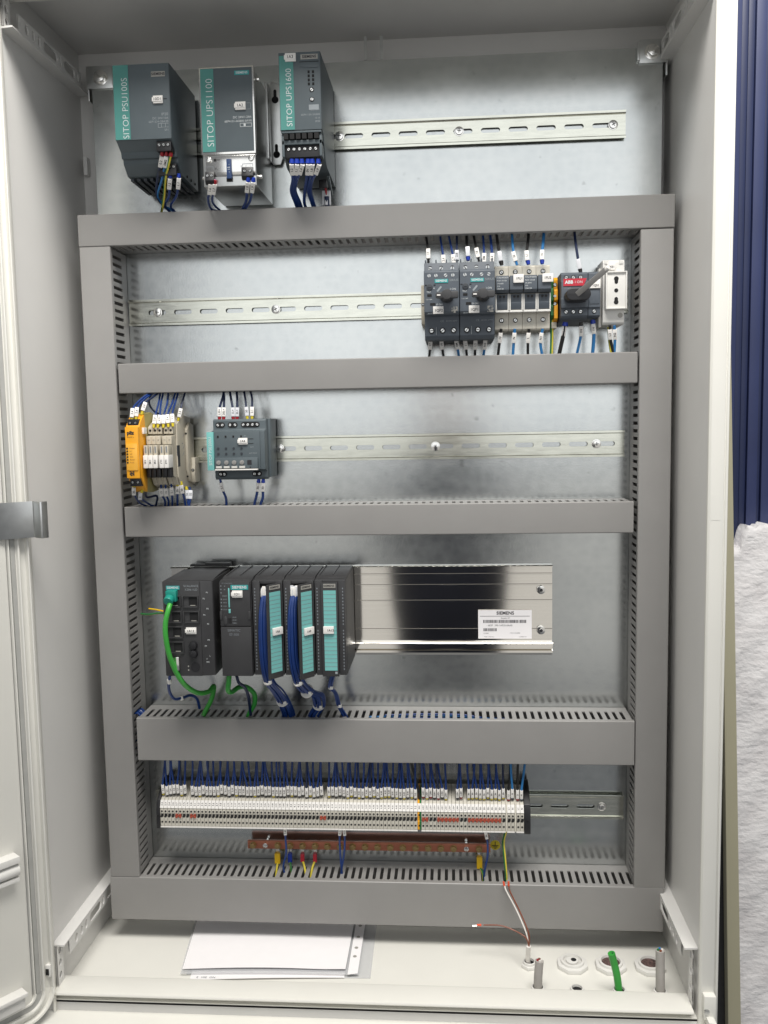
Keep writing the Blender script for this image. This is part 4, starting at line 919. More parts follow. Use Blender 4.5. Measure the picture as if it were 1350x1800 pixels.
tag_row((
    ('blue wire tagged 30- below the safety relay', ((236, 850, -98), (236, 868, -90), (246, 884, -60), (258, 891, -45)), 'blue', 1.4, '30-', 'y', 0),
    ('blue wire in clear sleeve below the safety relay, curving right', ((251, 860, -90), (247, 874, -84), (262, 886, -56), (272, 892, -45)), 'blue', 1.4, '0', 'y', 1),
    ('dark wire looping below the safety relay', ((256, 860, -88), (258, 874, -70), (276, 872, -55), (274, 890, -45)), 'dark_blue', 1.5, None, None, 0),
    ('blue wire below the first relay module beside the safety relay', ((283, 852, -66), (284, 868, -60), (290, 880, -50), (290, 890, -45)), 'blue', 1.3, '1.5', None, 0),
    ('blue wire below the second relay module beside the safety relay', ((291, 852, -66), (292, 868, -60), (296, 880, -50), (296, 890, -45)), 'blue', 1.3, '1.6', None, 0),
    ('blue wire below the third relay module beside the safety relay', ((301, 850, -66), (302, 866, -60), (303, 880, -50), (303, 890, -45)), 'blue', 1.3, '5.1', None, 0),
    ('blue wire below the fourth relay module beside the safety relay', ((312, 848, -64), (312, 864, -58), (312, 878, -50), (312, 890, -45)), 'blue', 1.5, '30-', 'y', 0),
    ('blue wire below the fifth relay module beside the safety relay', ((318, 846, -62), (320, 862, -58), (324, 876, -50), (326, 890, -45)), 'blue', 1.5, '30-', 'y', 0),
    ('dark blue wire below the feed through terminal', ((327, 855, -44), (329, 866, -44), (330, 878, -45), (331, 889, -45)), 'blue', 1.4, '31', 'y', 1),
    ('dark blue wire in clear sleeve right below the relay group', ((333, 856, -40), (335, 868, -42), (334, 880, -45), (333, 889, -45)), 'blue', 1.4, '32', None, 1),
    ('blue wire tagged 3.1 below the left of the selectivity module', ((387, 842, -54), (391, 860, -52), (397, 875, -48), (398, 889, -45)), 'blue', 1.7, '3.1', None, 0),
    ('blue wire tagged 30- below the right of the selectivity module, left of two', ((455, 842, -54), (453, 860, -52), (450, 875, -48), (447, 888, -45)), 'blue', 1.8, '30-', 'b', 0),
    ('blue wire tagged 30- below the right of the selectivity module, right of two', ((463, 842, -54), (462, 858, -52), (462, 875, -48), (458, 888, -45)), 'blue', 1.8, '30-', 'b', 0)), -1)

# ------------------------------------------------------------------ fourth row: switch, controller, input/output modules
d = thing('network_switch', 'black network switch with green plug and six ports at left of controller', 'network switch', (-240, -60, 366))
x0, x1, xe = -271, -221.5, -206
b = part('housing', MB().prism([(x0, -20), (x0, -116), (x0+1, -118), (x1-.6, -118), (x1, -116.5), (xe-1, -113.5), (xe, -112), (xe, -20)], 367, 491, 'z'), 's7', d, .8)
part('housing_top', MB().prism([(-20, 494.5), (-60, 494.5), (-112, 491.2), (-20, 491.2)], x0+14, xe-1, 'x'), 's7', d, .8)
lg = part('logo_plate', Box(x0+5.5, x0+23, -118.6, -118, 480.5, 485.5), 'logo_teal', d); txt(lg, 'SIEMENS', (x0+14.2, -118.75, 483), 4, 'ink_white', bold=.02)
txt(b, 'SCALANCE', (x0+38, -118.3, 485), 3.8, 'ink_dim'); txt(b, 'X206-1LD', (x0+38, -118.3, 480.3), 3.8, 'ink_dim')
for px_, pz_ in ((x0+14, 465), (x0+37, 465), (x0+14.5, 445), (x0+37.5, 445), (x0+15, 425), (x0+15.5, 405)):
    pt = part('port', MB().box(px_-10.5, px_-9, -120.5, -117, pz_-8, pz_+8).box(px_+9, px_+10.5, -120.5, -117, pz_-8, pz_+8).box(px_-9, px_+9, -120.5, -117, pz_+6.5, pz_+8).box(px_-9, px_+9, -120.5, -117, pz_-8, pz_-6.5), 's7', d, .4)
    part('port_opening', Box(px_-2.5, px_+8.5, -118.5, -117.5, pz_-4.5, pz_+5.5), 'void', pt); part('contact_shield', Box(px_-.5, px_+6, -118.9, -118.4, pz_-5.6, pz_-4.6), 'plate_grey', pt)
nametag(d, '1A13', x0+36.5, -118, 427, 13.5, 8.5)
for z in (408, 397): part('optical_port', MB().cyl((x0+38.5, -124, z), 5.2, 6, 'y', 20, 5.8), 'black', d, 1.5)
part('dial_recess', MB().cyl((x0+40, -118.7, 379), 6, .6, 'y', 20), 'black', d)
for z in (380, 375): part('mode_led', Box(x0+30, x0+31.5, -118.5, -118, z-.8, z+.8), 'plate_grey', d)
for s, xx, z in (('P1', -213, 476), ('P5', -217.5, 468), ('P2', -213, 455), ('P6', -217.5, 447), ('P3', -213, 435), ('P4', -213, 414), ('P7', -217, 406), ('L', -212, 393), ('F', -216, 389), ('RM', -215, 385)): txt(b, s, (xx, -116, z), 2.8, 'ink_white')
part('rail_adapter', Box(-262, -205, -22, -12, 494.8, 497.5), 's7', d, .6); part('rail_adapter', Box(-240, -205, -26, -14, 497.7, 500), 's7', d, .6)

c = P(301, 1052, -124)
d = thing('network_cable', 'bright green network cable from the switch looping down into the duct', 'network cable', c)
part('plug', MB().obox(c+Vector((0, 4, 3)), X_, Y_, Z_, 7, 6, 7).cyl(c+Vector((-1, -2, 1)), 6.3, 8, (-.1, -1, -.55), 16), 'plug_green', d, 1.2)
part('cable_jacket', MB().tube([P(301, 1056, -126), P(296, 1072, -136), P(291, 1095, -138), P(292, 1125, -136), P(301, 1162, -128), P(320, 1198, -112), P(345, 1217, -88), P(366, 1216, -64), P(376, 1206, -45), P(372, 1228, -40), P(360, 1252, -42), P(356, 1262, -44), P(355, 1275, -45)], 3.3, 12), 'green', d)
wire('blue pair of wires with white tie looping from the switch into the duct', [P(303, 1172, -112), P(298, 1192, -108), P(297, 1212, -95), P(306, 1228, -80), P(322, 1226, -65), P(335, 1222, -52), P(346, 1228, -45), P(351, 1245, -38)], 'blue', 2.0)
tz = thing('cable_tie', 'white cable tie around the blue pair below the switch', 'cable tie', P(297, 1197, -107))
part('band', MB().cyl(P(297.5, 1194, -107), 3.2, 6, (0, .3, -1), 12), 'tie', tz, .3)
tz = thing('cable_tie', 'white ring tie on the blue pair at its lowest bend', 'cable tie', P(320, 1227, -67))
part('band', MB().cyl(P(317, 1228, -68), 3.1, 4, (1, .2, .2), 12), 'tie', tz, .3)
pl = thing('screw_plug', 'silver wire plug behind the green cable at the switch bottom', 'plug', P(310, 1165, -119))
part('body', MB().obox(P(311, 1166, -120), X_, Y_, Z_, 4, 3, 9), 'bright_steel', pl, 1); part('screw', MB().cyl(P(305, 1172, -124), 2, 3, 'y', 10), 'bright_steel', pl, .4)
wire('green yellow earth wire running from the left duct to the switch side', [P(248, 1079, -50), P(262, 1080, -58), P(276, 1078, -62), P(290, 1078, -64)], ('pe_yellow', 'pe_green'), 1.3, half=(2, 3, 4), name='earth_wire')
wire('orange wire above the earth wire at the left of the switch', [P(262, 1070, -40), P(276, 1072, -50), P(290, 1075, -58)], 'gold_tab', 1.1)

def s7top(dd_, x0, x1, y):
    part('housing_top', MB().prism([(-14, 494), (-40, 494), (-90, 493.2), (y+6, 490.6), (-14, 490.6)], x0+.4, x1-.4, 'x'), 's7', dd_, .8)
    for k in (.05, .5): part('top_rib', MB().prism([(-16, 495.2), (-42, 495.2), (-88, 494.4), (-88, 493), (-40, 493.6), (-16, 493.6)], x0+1+(x1-x0)*k, x0+2+(x1-x0)*k, 'x'), 's7', dd_)
d = thing('controller', 'dark controller module with teal SIEMENS logo reading SIMATIC S7-300', 'controller', (-176, -60, 366))
x0, x1 = -197, -156.3
part('housing', Box(x0, x1, -112, -14, 366.5, 491), 's7', d, .8); s7top(d, x0, x1, -112)
b = part('upper_panel', Box(x0+.5, x1-.6, -117, -112, 432.5, 490), 's7', d, .8); part('lower_flap', Box(x0+.8, x1-.3, -117.6, -112, 367, 431.5), 's7', d, .9)
lg = part('logo_plate', Box(-181.5, -159, -117.6, -117, 480, 486), 'logo_teal', d); txt(lg, 'SIEMENS', (-170.2, -117.75, 483), 4.9, 'ink_white', bold=.03)
nametag(d, '1D1', -173, -117, 474.5, 13.5, 9)
part('card_slot', Box(-185, -183.2, -117.7, -117, 457, 482), 'aqua', d, .2); part('card_slot', Box(-185.2, -182.6, -117.8, -117, 449.5, 455), 'aqua', d, .2)
for i in range(8): part('mode_led', Box(-195, -193.6, -117.3, -117, 484-4.4*i-(4 if i > 2 else 0), 485.4-4.4*i-(4 if i > 2 else 0)), 'ink_grey', d)
for i, s in enumerate(('SF', 'BF', 'MAINT', 'DC5V', 'FRCE', 'RUN', 'STOP')): txt(b, s, (-189.5, -117.2, 484.5-4.4*i-(4 if i > 1 else 0)), 2, 'ink_dim')
part('mode_switch', MB().box(-186, -182, -117.6, -116.9, 436.5, 443), 'void', d); part('switch_surround', MB().prism(stad(-189.5, 440, 4.5, 11), -117.9, -117, 'y'), 's7', d, .4)
for i, s in enumerate(('RUN', 'STOP', 'MRES')): txt(b, s, (-178, -117.2, 444-3.8*i), 2.2, 'ink_dim')
txt(b, 'SIMATIC', (-179, -117.9, 427), 4.4, 'ink_grey'); txt(b, 'S7-300', (-179, -117.9, 421.5), 4.4, 'ink_grey'); txt(b, 'PS CONTROL', (-186, -117.2, 488), 2.2, 'ink_grey')
part('flap_latch', Box(-196.8, -193.5, -118, -112, 441, 452), 's7', d, .5); part('flap_latch', Box(-160, -156.6, -118, -112, 441, 452), 's7', d, .5)
d = thing('network_cable', 'green cable leaving the controller bottom and coiling into the duct', 'network cable', P(402, 1190, -105))
part('cable_jacket', MB().tube([P(403, 1184, -100), P(402, 1200, -102), P(401, 1214, -98), P(408, 1216, -84), P(420, 1208, -68), P(434, 1208, -58), P(447, 1220, -50), P(447, 1238, -46), P(438, 1254, -44), P(434, 1270, -44)], 3.3, 12), 'bright_green', d)
wire('dark wire pair crossing behind the green cable below the controller', [P(416, 1188, -90), P(420, 1200, -86), P(430, 1208, -78), P(436, 1222, -66), P(439, 1240, -50), P(441, 1262, -44)], 'dark_blue', 2.2)

IOX = (-155.4, -115.1, -74.8)
def io(i, label, opened, ref):
    x0 = IOX[i]; x1 = x0+39.8
    d = thing('io_module', label, 'io module', (x0+20, -60, 366), 'input output modules')
    part('housing', Box(x0, x1, -104, -14, 366.5, 490.5), 's7', d, .7); s7top(d, x0, x1, -104)
    b = part('front_frame', MB().box(x0+.5, x0+10, -111.5, -104, 367, 490).box(x1-9.5, x1-.5, -111.5, -104, 367, 490).box(x0+10, x1-9.5, -106, -104, 367, 370).box(x0+10, x1-9.5, -109, -104, 486, 490), 's7', d, .6)
    dots = MB()
    for k in range(26):
        if k != 13:
            for xx in (x0+3.5, x1-3.5): dots.box(xx-.7, xx+.7, -111.7, -111.4, 374+4.2*k, 375.8+4.2*k)
    part('vent_row', dots, 'ink_grey', d)
    if opened: hx = Vector((x1-3.5, -112, 0)); ang = R(50)
    else: hx = Vector((x1-9.6, -112, 0)); ang = 0
    ex = Vector((-math.cos(ang), -math.sin(ang), 0)); en = Vector((ex.y, -ex.x, 0)); en = en if en.y < 0 else -en
    wd = 21.5 if not opened else 23
    def fb(a0, a1, h0, h1, z0, z1):
        q = [hx+ex*a0+en*h0, hx+ex*a1+en*h0, hx+ex*a1+en*h1, hx+ex*a0+en*h1]
        return MB().prism([(v.x, v.y) for v in q], z0, z1, 'z')
    fl_ = part('front_flap', fb(0, wd, 0, 3, 366, 488), 's7', d, .7)
    part('label_strip', fb(2.2, wd-3.2, 3, 3.3, 374, 478), 'aqua', fl_)
    gl = MB()
    for k in range(21):
        z = 374+5.2*k
        if 0 < k < 20: q = fb(2.2, wd-3.2, 3.3, 3.42, z-.25, z+.25); o_ = len(gl.v); gl.v += q.v; gl.f += [[t+o_ for t in f] for f in q.f]; gl.mi += q.mi
    part('strip_lines', gl, 'ink_grey', fl_)
    lgc = hx+ex*(wd*.5)+en*3.5
    part('logo_plate', fb(2.5, wd-3.5, 3, 3.3, 481.5, 486.5), 'plate_grey', fl_); txt(fl_, 'SIEMENS', lgc+Vector((0, 0, 484)), 3.6, 'ink_black', -ex, Z_, bold=.02)
    nt_ = part('name_tag', fb(1.5 if opened else 5.5, wd-6 if opened else wd-2.5, 3.3, 6, 422.5, 432), 'tag', d, .5)
    txt(nt_, ref, hx+ex*(wd*.45)+en*6.15+Vector((0, 0, 427)), 4, 'ink_black', -ex, Z_, bold=.02)
    if opened: part('wire_bay', Box(x0+10, x1-9.6, -104.6, -104, 370, 486), 'void', d); part('connector', Box(x0+12, x1-12, -108, -104.6, 374, 478), 's7', d, .5)
    else: part('diagram_print', MB().box(x0+25, x0+28, -115.4, -115, 369.5, 372.5), 'ink_dim', d)
    return d
io(0, 'dark input module with its flap swung open, next to the controller', True, '1A6')
io(1, 'dark input module with its flap swung open, middle of the three', True, '1A9')
io(2, 'dark output module with closed flap and full turquoise label strip', False, '1A12')
def harness(label, u0, vtop, path, n, spread, ties, heads=True, rw=1.25):
    pts = [P(*p) for p in path]
    h = thing('wire_bundle', label, 'wire bundle', pts[0]); rs = random.Random(int(u0))
    for i in range(n):
        a = 2*math.pi*i/n+rs.random(); rad = math.sqrt((i+.5)/n)
        pp = []
        for k, q in enumerate(pts):
            sp = spread[k]; pp.append(q+Vector((math.cos(a)*rad*sp, math.sin(a)*rad*sp*.7, rs.uniform(-1, 1))))
        part('insulation', MB().tube(pp, rw, 6), 'blue', h)
        if heads: q = pp[0]+Vector((0, -.5, rs.uniform(-4, 3))); part('marker_sleeve', MB().obox(q, X_, Y_, Z_, 1.9, 1.6, 6), 'tag' if i % 2 else 'sleeve', h, .4)
    for (k, t) in ties:
        c = pts[k]; dr = (pts[min(k+1, len(pts)-1)]-pts[k-1]).normalized(); rr_ = spread[k]*.8+1.0
        part('cable_tie', MB().cyl(c-dr*.9, rr_, 1.8, dr, 18), 'tie', h); part('tie_head', MB().obox(c+Vector((rr_*.5, -rr_*.8, 0)), X_, Y_, Z_, 2, 2, 2), 'tie', h, .4)
    return h
harness('blue wire bundle in the open module next to the controller, curving into the duct', 462, 1030, [(465, 1042, -110), (462, 1075, -118), (462, 1120, -118), (465, 1165, -114), (472, 1197, -104), (486, 1215, -86), (497, 1232, -64), (505, 1252, -46), (508, 1272, -42)], 20, [3.8, 5.4, 6.2, 6.2, 7.4, 9, 9.5, 9.5, 9], [(4, 0), (6, 0)])
harness('blue wire bundle in the middle open module, swinging right into the duct', 512, 1030, [(517, 1042, -110), (513, 1075, -118), (513, 1120, -118), (516, 1165, -114), (525, 1199, -104), (540, 1215, -84), (556, 1222, -66), (560, 1240, -50), (551, 1256, -45), (548, 1274, -42)], 20, [3.8, 5.4, 6.2, 6.2, 7.6, 10.5, 10, 9, 8.5, 8], [(4, 0), (5, 0), (7, 0)])
harness('blue wire strand leaving the closed module, tied twice above the duct', 580, 1190, [(585, 1188, -95), (581, 1208, -86), (590, 1218, -72), (596, 1240, -52), (606, 1258, -44), (612, 1272, -40)], 6, [3, 3, 2.6, 3, 4, 5], [(1, 0), (3, 0)], False)
# wires lying inside the wide duct, seen through its slots
for i in range(9):
    zz = rnd(279, 286); yy = -14-4.6*i
    wire('blue wires lying inside the wide duct, seen through its slots', [(rnd(-30, 20), yy, zz), (60, yy+rnd(-2, 2), zz+rnd(-2, 2)), (120, yy+rnd(-2, 2), zz+rnd(-3, 1)), (rnd(150, 215), yy, zz-rnd(1, 12))], 'sky_blue' if i % 3 else 'blue', 1.5, group='wires inside the wide duct')
for i in range(4): wire('blue wires inside the left duct beside the wide duct', [(-352+rnd(-4, 6), -20-7*i, 220), (-350+rnd(-4, 6), -22-7*i, 270), (-340+rnd(-3, 3), -25-6*i, 292), (-330, -28-5*i, 284), (-318, -30-5*i, 278)], 'blue', 1.6, group='wires inside the left duct')

# ------------------------------------------------------------------ fifth row: terminal strip
NUM = '2.2 2.3 2.4 2.6 2.7 2.7 2.7a 2.7b 3.0 3.1 3.2 3.3 3.4 3.5 3.6 3.7 3.8 3.11 3.12 3.14 3.17 3.18 3.30 3.31 3.32 3.33 3.34 3.35 3.36 3.37 3.38 3.39 3.40 3.44 3.45 4.0 4.1 4.2 4.3 4.4 4.5 4.6 4.7 4.8 4.8 4.9 4.10 4.11 4.12 4.13 4.14 4.30 4.31 4.32 4.33 4.34 4.35 4.36 4.37 4.38 4.39 4.40 4.41 4.42 4.43 4.44 4.45 5.1 5.2'.split()
PITCH5 = 5.2; TX0 = -308.6
PROF = [(-8, 134), (-53, 134), (-54, 135), (-54.2, 146.4), (-53.6, 146.8), (-53.6, 152), (-54, 152.4), (-54, 159.6), (-49, 169.8), (-38, 175), (-26, 181), (-8, 181)]
def terminal_mesh(parent, x0, w_, m, m2=None):
    mb = MB().prism(PROF, x0+.28, x0+w_-.28, 'x')
    mb.m = 1
    for z in (140.3, 155.6): mb.cyl((x0+w_/2, -54.45, z), 1.35, .4, 'y', 10)
    mb.prism([(x0+.6, 147.4), (x0+3.0, 147.0), (x0+4.6, 149), (x0+4.6, 151.9), (x0+1.6, 152.2)], -54.6, -53.6, 'y')
    mb.m = 0
    mb.m = 2 ; mb.box(x0+.1, x0+w_-.1, -54.4, -50, 132.2, 133.9)
    return part('body', mb, (m, 'void', 'tag'), parent, 0)
proto = thing('terminal_block', 'x', 'terminal block', (TX0+2.6, -28, 132), 'terminal blocks in the long row')
terminal_mesh(proto, TX0, 5.2, 'terminal')
n_ = Vector((0, -10.2, 5)).normalized(); up_ = Vector((0, 5, 10.2)).normalized()
part('marker_tag', MB().obox(Vector((TX0+2.6, -51.5, 164.9))+n_*.5, X_, up_, n_, 2.36, 5.4, .5), 'tag', proto)
blocks = []; seen = {}
def ordn(k):
    k += 1
    ones = 'zeroth first second third fourth fifth sixth seventh eighth ninth tenth eleventh twelfth thirteenth fourteenth fifteenth sixteenth seventeenth eighteenth nineteenth'.split()
    if k < 20: return ones[k]
    t = ('', '', 'twent', 'thirt', 'fort', 'fift', 'sixt', 'sevent', 'eight', 'ninet')[k//10]
    return t+'ieth' if k % 10 == 0 else t+'y-'+ones[k % 10]
def ordw(k): return ('first', 'second', 'third', 'fourth', 'fifth', 'sixth', 'seventh', 'eighth', 'ninth', 'tenth', 'eleventh', 'twelfth', 'thirteenth', 'fourteenth')[k]
seq = [(n, TX0+PITCH5*i) for i, n in enumerate(NUM)]
xpe = TX0+PITCH5*len(NUM)
after = ['L30+']*12+['30-']*10
xs = xpe+PITCH5
seq2 = [(n, xs+PITCH5*i) for i, n in enumerate(after)]
xs2 = xs+PITCH5*len(after)+1.8
seq3 = [('L1', xs2), ('N', xs2+5.2), ('L1', xs2+12.4), ('N', xs2+17.6)]
cnt = {}
for k, (t, x) in enumerate(seq+seq2+seq3):
    cnt[t] = cnt.get(t, -1)+1
    tot = sum(1 for q, _ in seq+seq2+seq3 if q == t)
    lab = 'beige terminal block marked %s, %s from the left end of the long row' % (t, ordn(k))
    bl = proto if k == 0 else dup(proto, (x-TX0, 0, 0))
    bl['label'] = lab; blocks.append((t, x, bl, lab))
for t, x, bl, lab in blocks:
    mk = [c for c in COL.objects if c.parent == bl and c.name.startswith('marker_tag')][0]
    BASE[mk.name] = Vector((x+2.6, -28, 132))
    txt(mk, t, Vector((x+2.6, -51.5, 164.9))+n_*1.08, 3.5 if len(t) < 4 else 2.9, 'ink_black', up_, n_.cross(up_), bold=.02)
pe = thing('earth_terminal', 'green and yellow earth terminal block in the long terminal row', 'terminal block', (xpe+2.6, -28, 132))
part('body', MB().prism(PROF, xpe+.06, xpe+2.7, 'x'), 'orange', pe); part('body', MB().prism(PROF, xpe+2.75, xpe+5.1, 'x'), 'pe_green', pe)
part('wire_hole', MB().cyl((xpe+2.6, -54.5, 155.6), 1.3, .4, 'y', 10).cyl((xpe+2.6, -54.5, 140.3), 1.3, .4, 'y', 10).box(xpe+.7, xpe+4.6, -46.6, -46, 147.2, 151.2), 'void', pe)
o = part('marker_tag', MB().obox(Vector((xpe+2.6, -51.5, 164.9))+n_*.5, X_, up_, n_, 2.5, 5.4, .5), 'tag', pe); txt(o, '30C', Vector((xpe+2.6, -51.5, 164.9))+n_*1.08, 3, 'ink_black', up_, n_.cross(up_), bold=.02)
EP = [(-2, 131), (-55.5, 131), (-56.5, 140), (-55, 160), (-51, 171), (-38, 179), (-26, 187), (-10, 190), (-2, 186)]
for x0, x1, lab in ((TX0-5, TX0-.2, 'black end bracket at the left end of the long terminal row'), (xs2+23.1, xs2+31.5, 'black end bracket at the right end of the long terminal row')):
    e = thing('end_bracket', lab, 'end bracket', ((x0+x1)/2, -28, 131)); part('body', MB().prism(EP, x0, x1, 'x'), 'black', e, .6)
    part('clamp_screw', MB().cyl(((x0+x1)/2, -57, 150), 1.5, 1.5, 'y', 10), 'void', e)
for x, lab in ((xs2-1.7, 'left'), (xs2+10.5, 'right')): single('partition_plate', MB().prism([(-8, 134), (-55.5, 134), (-55.5, 160), (-50, 171), (-26, 182), (-8, 182)], x, x+1.6, 'x'), 'cream', 'thin cream partition plate, %s one, among the L1 and N terminals' % lab, 'partition plate')
def jumper(i0, n, xb, lab):
    j = thing('jumper_bar', lab, 'jumper', (xb+PITCH5*(i0+n/2), -50, 147), 'red jumper bars')
    part('bridge', Box(xb+PITCH5*i0+.8, xb+PITCH5*(i0+n)-.8, -55, -50, 148.2, 150.6), 'jumper', j, .3)
    for k in range(n): part('contact_stud', MB().box(xb+PITCH5*(i0+k)+1.3, xb+PITCH5*(i0+k)+3.9, -56, -48, 146.6, 149.6).box(xb+PITCH5*(i0+k)+1.3, xb+PITCH5*(i0+k)+3.9, -55.6, -50, 150.7, 152.2), 'jumper', j, .3)
jumper(4, 2, TX0, 'short red jumper bar bridging the two 2.7 terminals, leftmost jumper'); jumper(8, 2, TX0, 'short red jumper bar bridging terminals at 3.0, second jumper from the left'); jumper(43, 2, TX0, 'short red jumper bar bridging the two 4.8 terminals mid row')
jumper(0, 2, xs, 'short red jumper bar right of the green yellow terminal'); jumper(4, 6, xs, 'medium red jumper bar across six L30+ terminals'); jumper(12, 9, xs, 'long red jumper bar across the 30- terminals')
skip = {7, 44}
wn = {}
for k, (t, x, bl, lab) in enumerate(blocks):
    if k in skip or (t == 'L30+' and cnt and (x-xs)/PITCH5 > 6.5 and (x-xs)/PITCH5 < 8.5) or (t == 'L30+' and (x-xs)/PITCH5 > 10.5): continue
    cx = x+2.6+rnd(-.15, .15); sl = -322.5+10*round((cx+rnd(-4, 4)+322.5)/10)+rnd(-1.2, 1.2)
    col, r = 'blue', 1.4
    if t in ('L1', 'N'): col, r = ('wire_black' if t == 'L1' else 'sky_blue'), 1.6
    elif k > 90: r = 1.5
    elif k % 17 == 5: col = 'dark_blue'
    z0 = 174+rnd(-1.2, 2.2)
    fer = 'y' if t in ('30-',) or (50 < k < 68 and k % 2) or k % 5 == 0 else ('r' if t in ('5.1', '5.2', 'L1', 'N', 'L30+') and k % 2 else 'k')
    lb_ = ('black' if col == 'wire_black' else 'light blue' if col == 'sky_blue' else 'blue')+' wire tagged %s above the %s terminal block from the left end' % (t, ordn(k))
    yt = rnd(-49, -34)
    wire(lb_, [(cx, -44, z0), (cx, -45, z0+8), (cx+rnd(-.25, .25), -45.5, z0+17), (cx*.35+sl*.65+rnd(-.7, .7), (yt-46)/2, 214), (sl, yt, 240)], col, r, t, fer, 'wires above the long terminal row', tlen=13, d0=1.8, tw=1.8, enter=14, sub=4)
wire('black wire curving down to the green yellow terminal', [(xpe+2.6, -42, 172), (xpe+2, -44, 184), (xpe-4, -42, 208), (xpe-12, -40, 240)], 'wire_black', 1.7, enter=14)
wire('white wire beside the black one near the green yellow terminal', [(xpe-13, -40, 194), (xpe-13, -42, 208), (xpe-14, -40, 240)], 'white_wire', .9)

# copper earth bar on stand-offs
eb = thing('earth_bar', 'copper earth bar with brass bolts below the terminal row', 'earth bar', (-22, 0, 84))
part('bar', Box(-195.5, 150.5, -16, -11.5, 84.5, 96), 'copper', eb, .5)
xb_ = -187.5
for i in range(19):
    x = xb_+17.9*i
    if x > 145: break
    z = 90.2
    if i in (1, 17):
        part('standoff_screw', MB().cyl((x, -18.6, z), 3.6, 2.8, 'y', 14).cyl((x, -11.4, z), 3.2, 11, 'y', 12), 'bright_steel', eb, .3)
    else:
        part('bolt', MB().cyl((x, -17, z), 4.9, 1, 'y', 18).cyl((x, -20.6, z), 4.3, 3.6, 'y', 6), 'brass', eb, .35)
def lug(lab, x, m, w_, h, col, path, half=None, r=1.5):
    l = thing('cable_lug', lab, 'cable lug', (x, -20, 70))
    part('ring', MB().box(x-2.6, x+2.6, -18.2, -16.6, 80, 90), 'bright_steel', l, .3)
    part('sleeve', MB().obox((x, -19, 80-h/2), X_, Y_, Z_, w_/2, 2.8, h/2), m, l, 1)
    cm = (col,) if isinstance(col, str) else col
    part('conductor', MB().tube([(x, -19, 80-h+2)]+path, r, 8, half), cm, l)
lug('yellow cable lug at the left of the copper bar', -152, 'gold_tab', 8, 15, ('pe_yellow', 'pe_green'), [(-152, -26, 62), (-153, -32, 50)], (3, 4))
lug('dark blue cable lug on the copper bar', -134, 'f_blue', 6, 13, ('pe_green', 'pe_yellow'), [(-132, -26, 62), (-130, -30, 50)], (3, 4))
lug('red cable lug on the copper bar, left of the two', -116, 'red', 5.4, 12, ('pe_yellow', 'pe_green'), [(-112, -27, 63), (-109, -34, 50)], (4,))
lug('red cable lug on the copper bar, right of the two', -98, 'red', 5.4, 12, ('pe_yellow', 'pe_green'), [(-101, -27, 63), (-103, -34, 50)], (4,))
lug('yellow cable lug at the right end of the copper bar', 135, 'gold_tab', 8, 17, ('pe_green', 'pe_yellow'), [(139, -27, 60), (140, -33, 50)], (3, 4))
for lab, t, pp in (
    ('blue wire tagged 3.41 below the terminals, beside the yellow lug', '3.41', ((501, 1453, -46), (502, 1475, -44), (503, 1500, -42), (498, 1522, -40))),
    ('blue wire tagged 4.12 below the terminals, left of two together', '4.12', ((598, 1454, -46), (597, 1475, -44), (598, 1500, -42), (600, 1524, -40))),
    ('blue wire tagged 4.13 below the terminals, right of two together', '4.13', ((605, 1454, -46), (606, 1475, -44), (605, 1500, -42), (601, 1524, -40))),
    ('blue wire tagged 30- below the terminals, beside the right yellow lug', '30-', ((853, 1460, -46), (857, 1482, -44), (857, 1505, -42), (852, 1530, -40)))):
    wire(lab, [P(*q) for q in pp], 'blue', 1.45, t, None, tlen=11, d0=1, tw=1.9, enter=-14)
wire('green yellow earth wire from the terminals down into the bottom duct', [P(889, 1462, -40), P(885, 1480, -40), P(887, 1505, -44), P(889, 1528, -46), P(890, 1545, -46)], ('pe_yellow', 'pe_green'), 1.9, enter=-16, half=(2, 3, 4, 5), name='earth_wire')

# ------------------------------------------------------------------ cabinet floor: glands, cable ends, papers
def gland(lab, x, y, r, h, inner, m='white', n=8):
    g = thing('cable_gland', lab, 'cable gland', (x, y, ZF), 'cable glands in the cabinet floor')
    part('lock_nut', MB().cyl((x, y, ZF), r, h, 'z', n), m, g, 1.2)
    # sleeve ring
    mb = MB(); b0 = len(mb.v); N_ = 24
    for k, (rr_, z) in enumerate(((r*.74, ZF+h-.5), (r*.72, ZF+h+3), (r*.6, ZF+h+3.4), (r*.57, ZF+h-1))):
        for i in range(N_): a = 2*math.pi*i/N_; mb.v.append((x+rr_*math.cos(a), y+rr_*math.sin(a), z))
    for k in range(3):
        for i in range(N_): j = (i+1) % N_; mb.face([b0+k*N_+i, b0+k*N_+j, b0+(k+1)*N_+j, b0+(k+1)*N_+i])
    part('thread_ring', mb, m, g)
    part('seal', MB().cyl((x, y, ZF+h), r*.56, .6, 'z', 20), inner, g)
    return g
mat('rubber_dots', (0.10, 0.06, 0.055), 0.7, var=0.9, vscale=260)
g = gland('white cable gland with small inner ring, left of the three big ones', 254.5, -92, 21, 6, 'pale')
part('inner_ring', MB().cyl((254, -92, ZF+6.5), 8, 2.6, 'z', 20), 'white', g, .8); part('inner_hole', MB().cyl((256, -92, ZF+9.2), 3.6, .5, 'z', 12), 'void', g)
gland('white cable gland behind the green cable end', 304.5, -92, 21, 6, 'rubber_dots')
gland('white cable gland at the right, behind the grey cable end', 355.5, -92, 21, 6, 'rubber_dots')
gland('small white gland around the thin sensor cable', 197.5, -96, 11, 5, 'void', 'white', 6)
for x, lab in ((203.5, 'small gland under the left grey cable end, mostly hidden'), (252.5, 'small empty gland just behind the sill, top barely visible'), (305, 'small gland under the green cable end, mostly hidden'), (355.5, 'small gland under the right grey cable end, mostly hidden')): gland(lab, x, -150, 11, 5, 'void', 'white', 6)
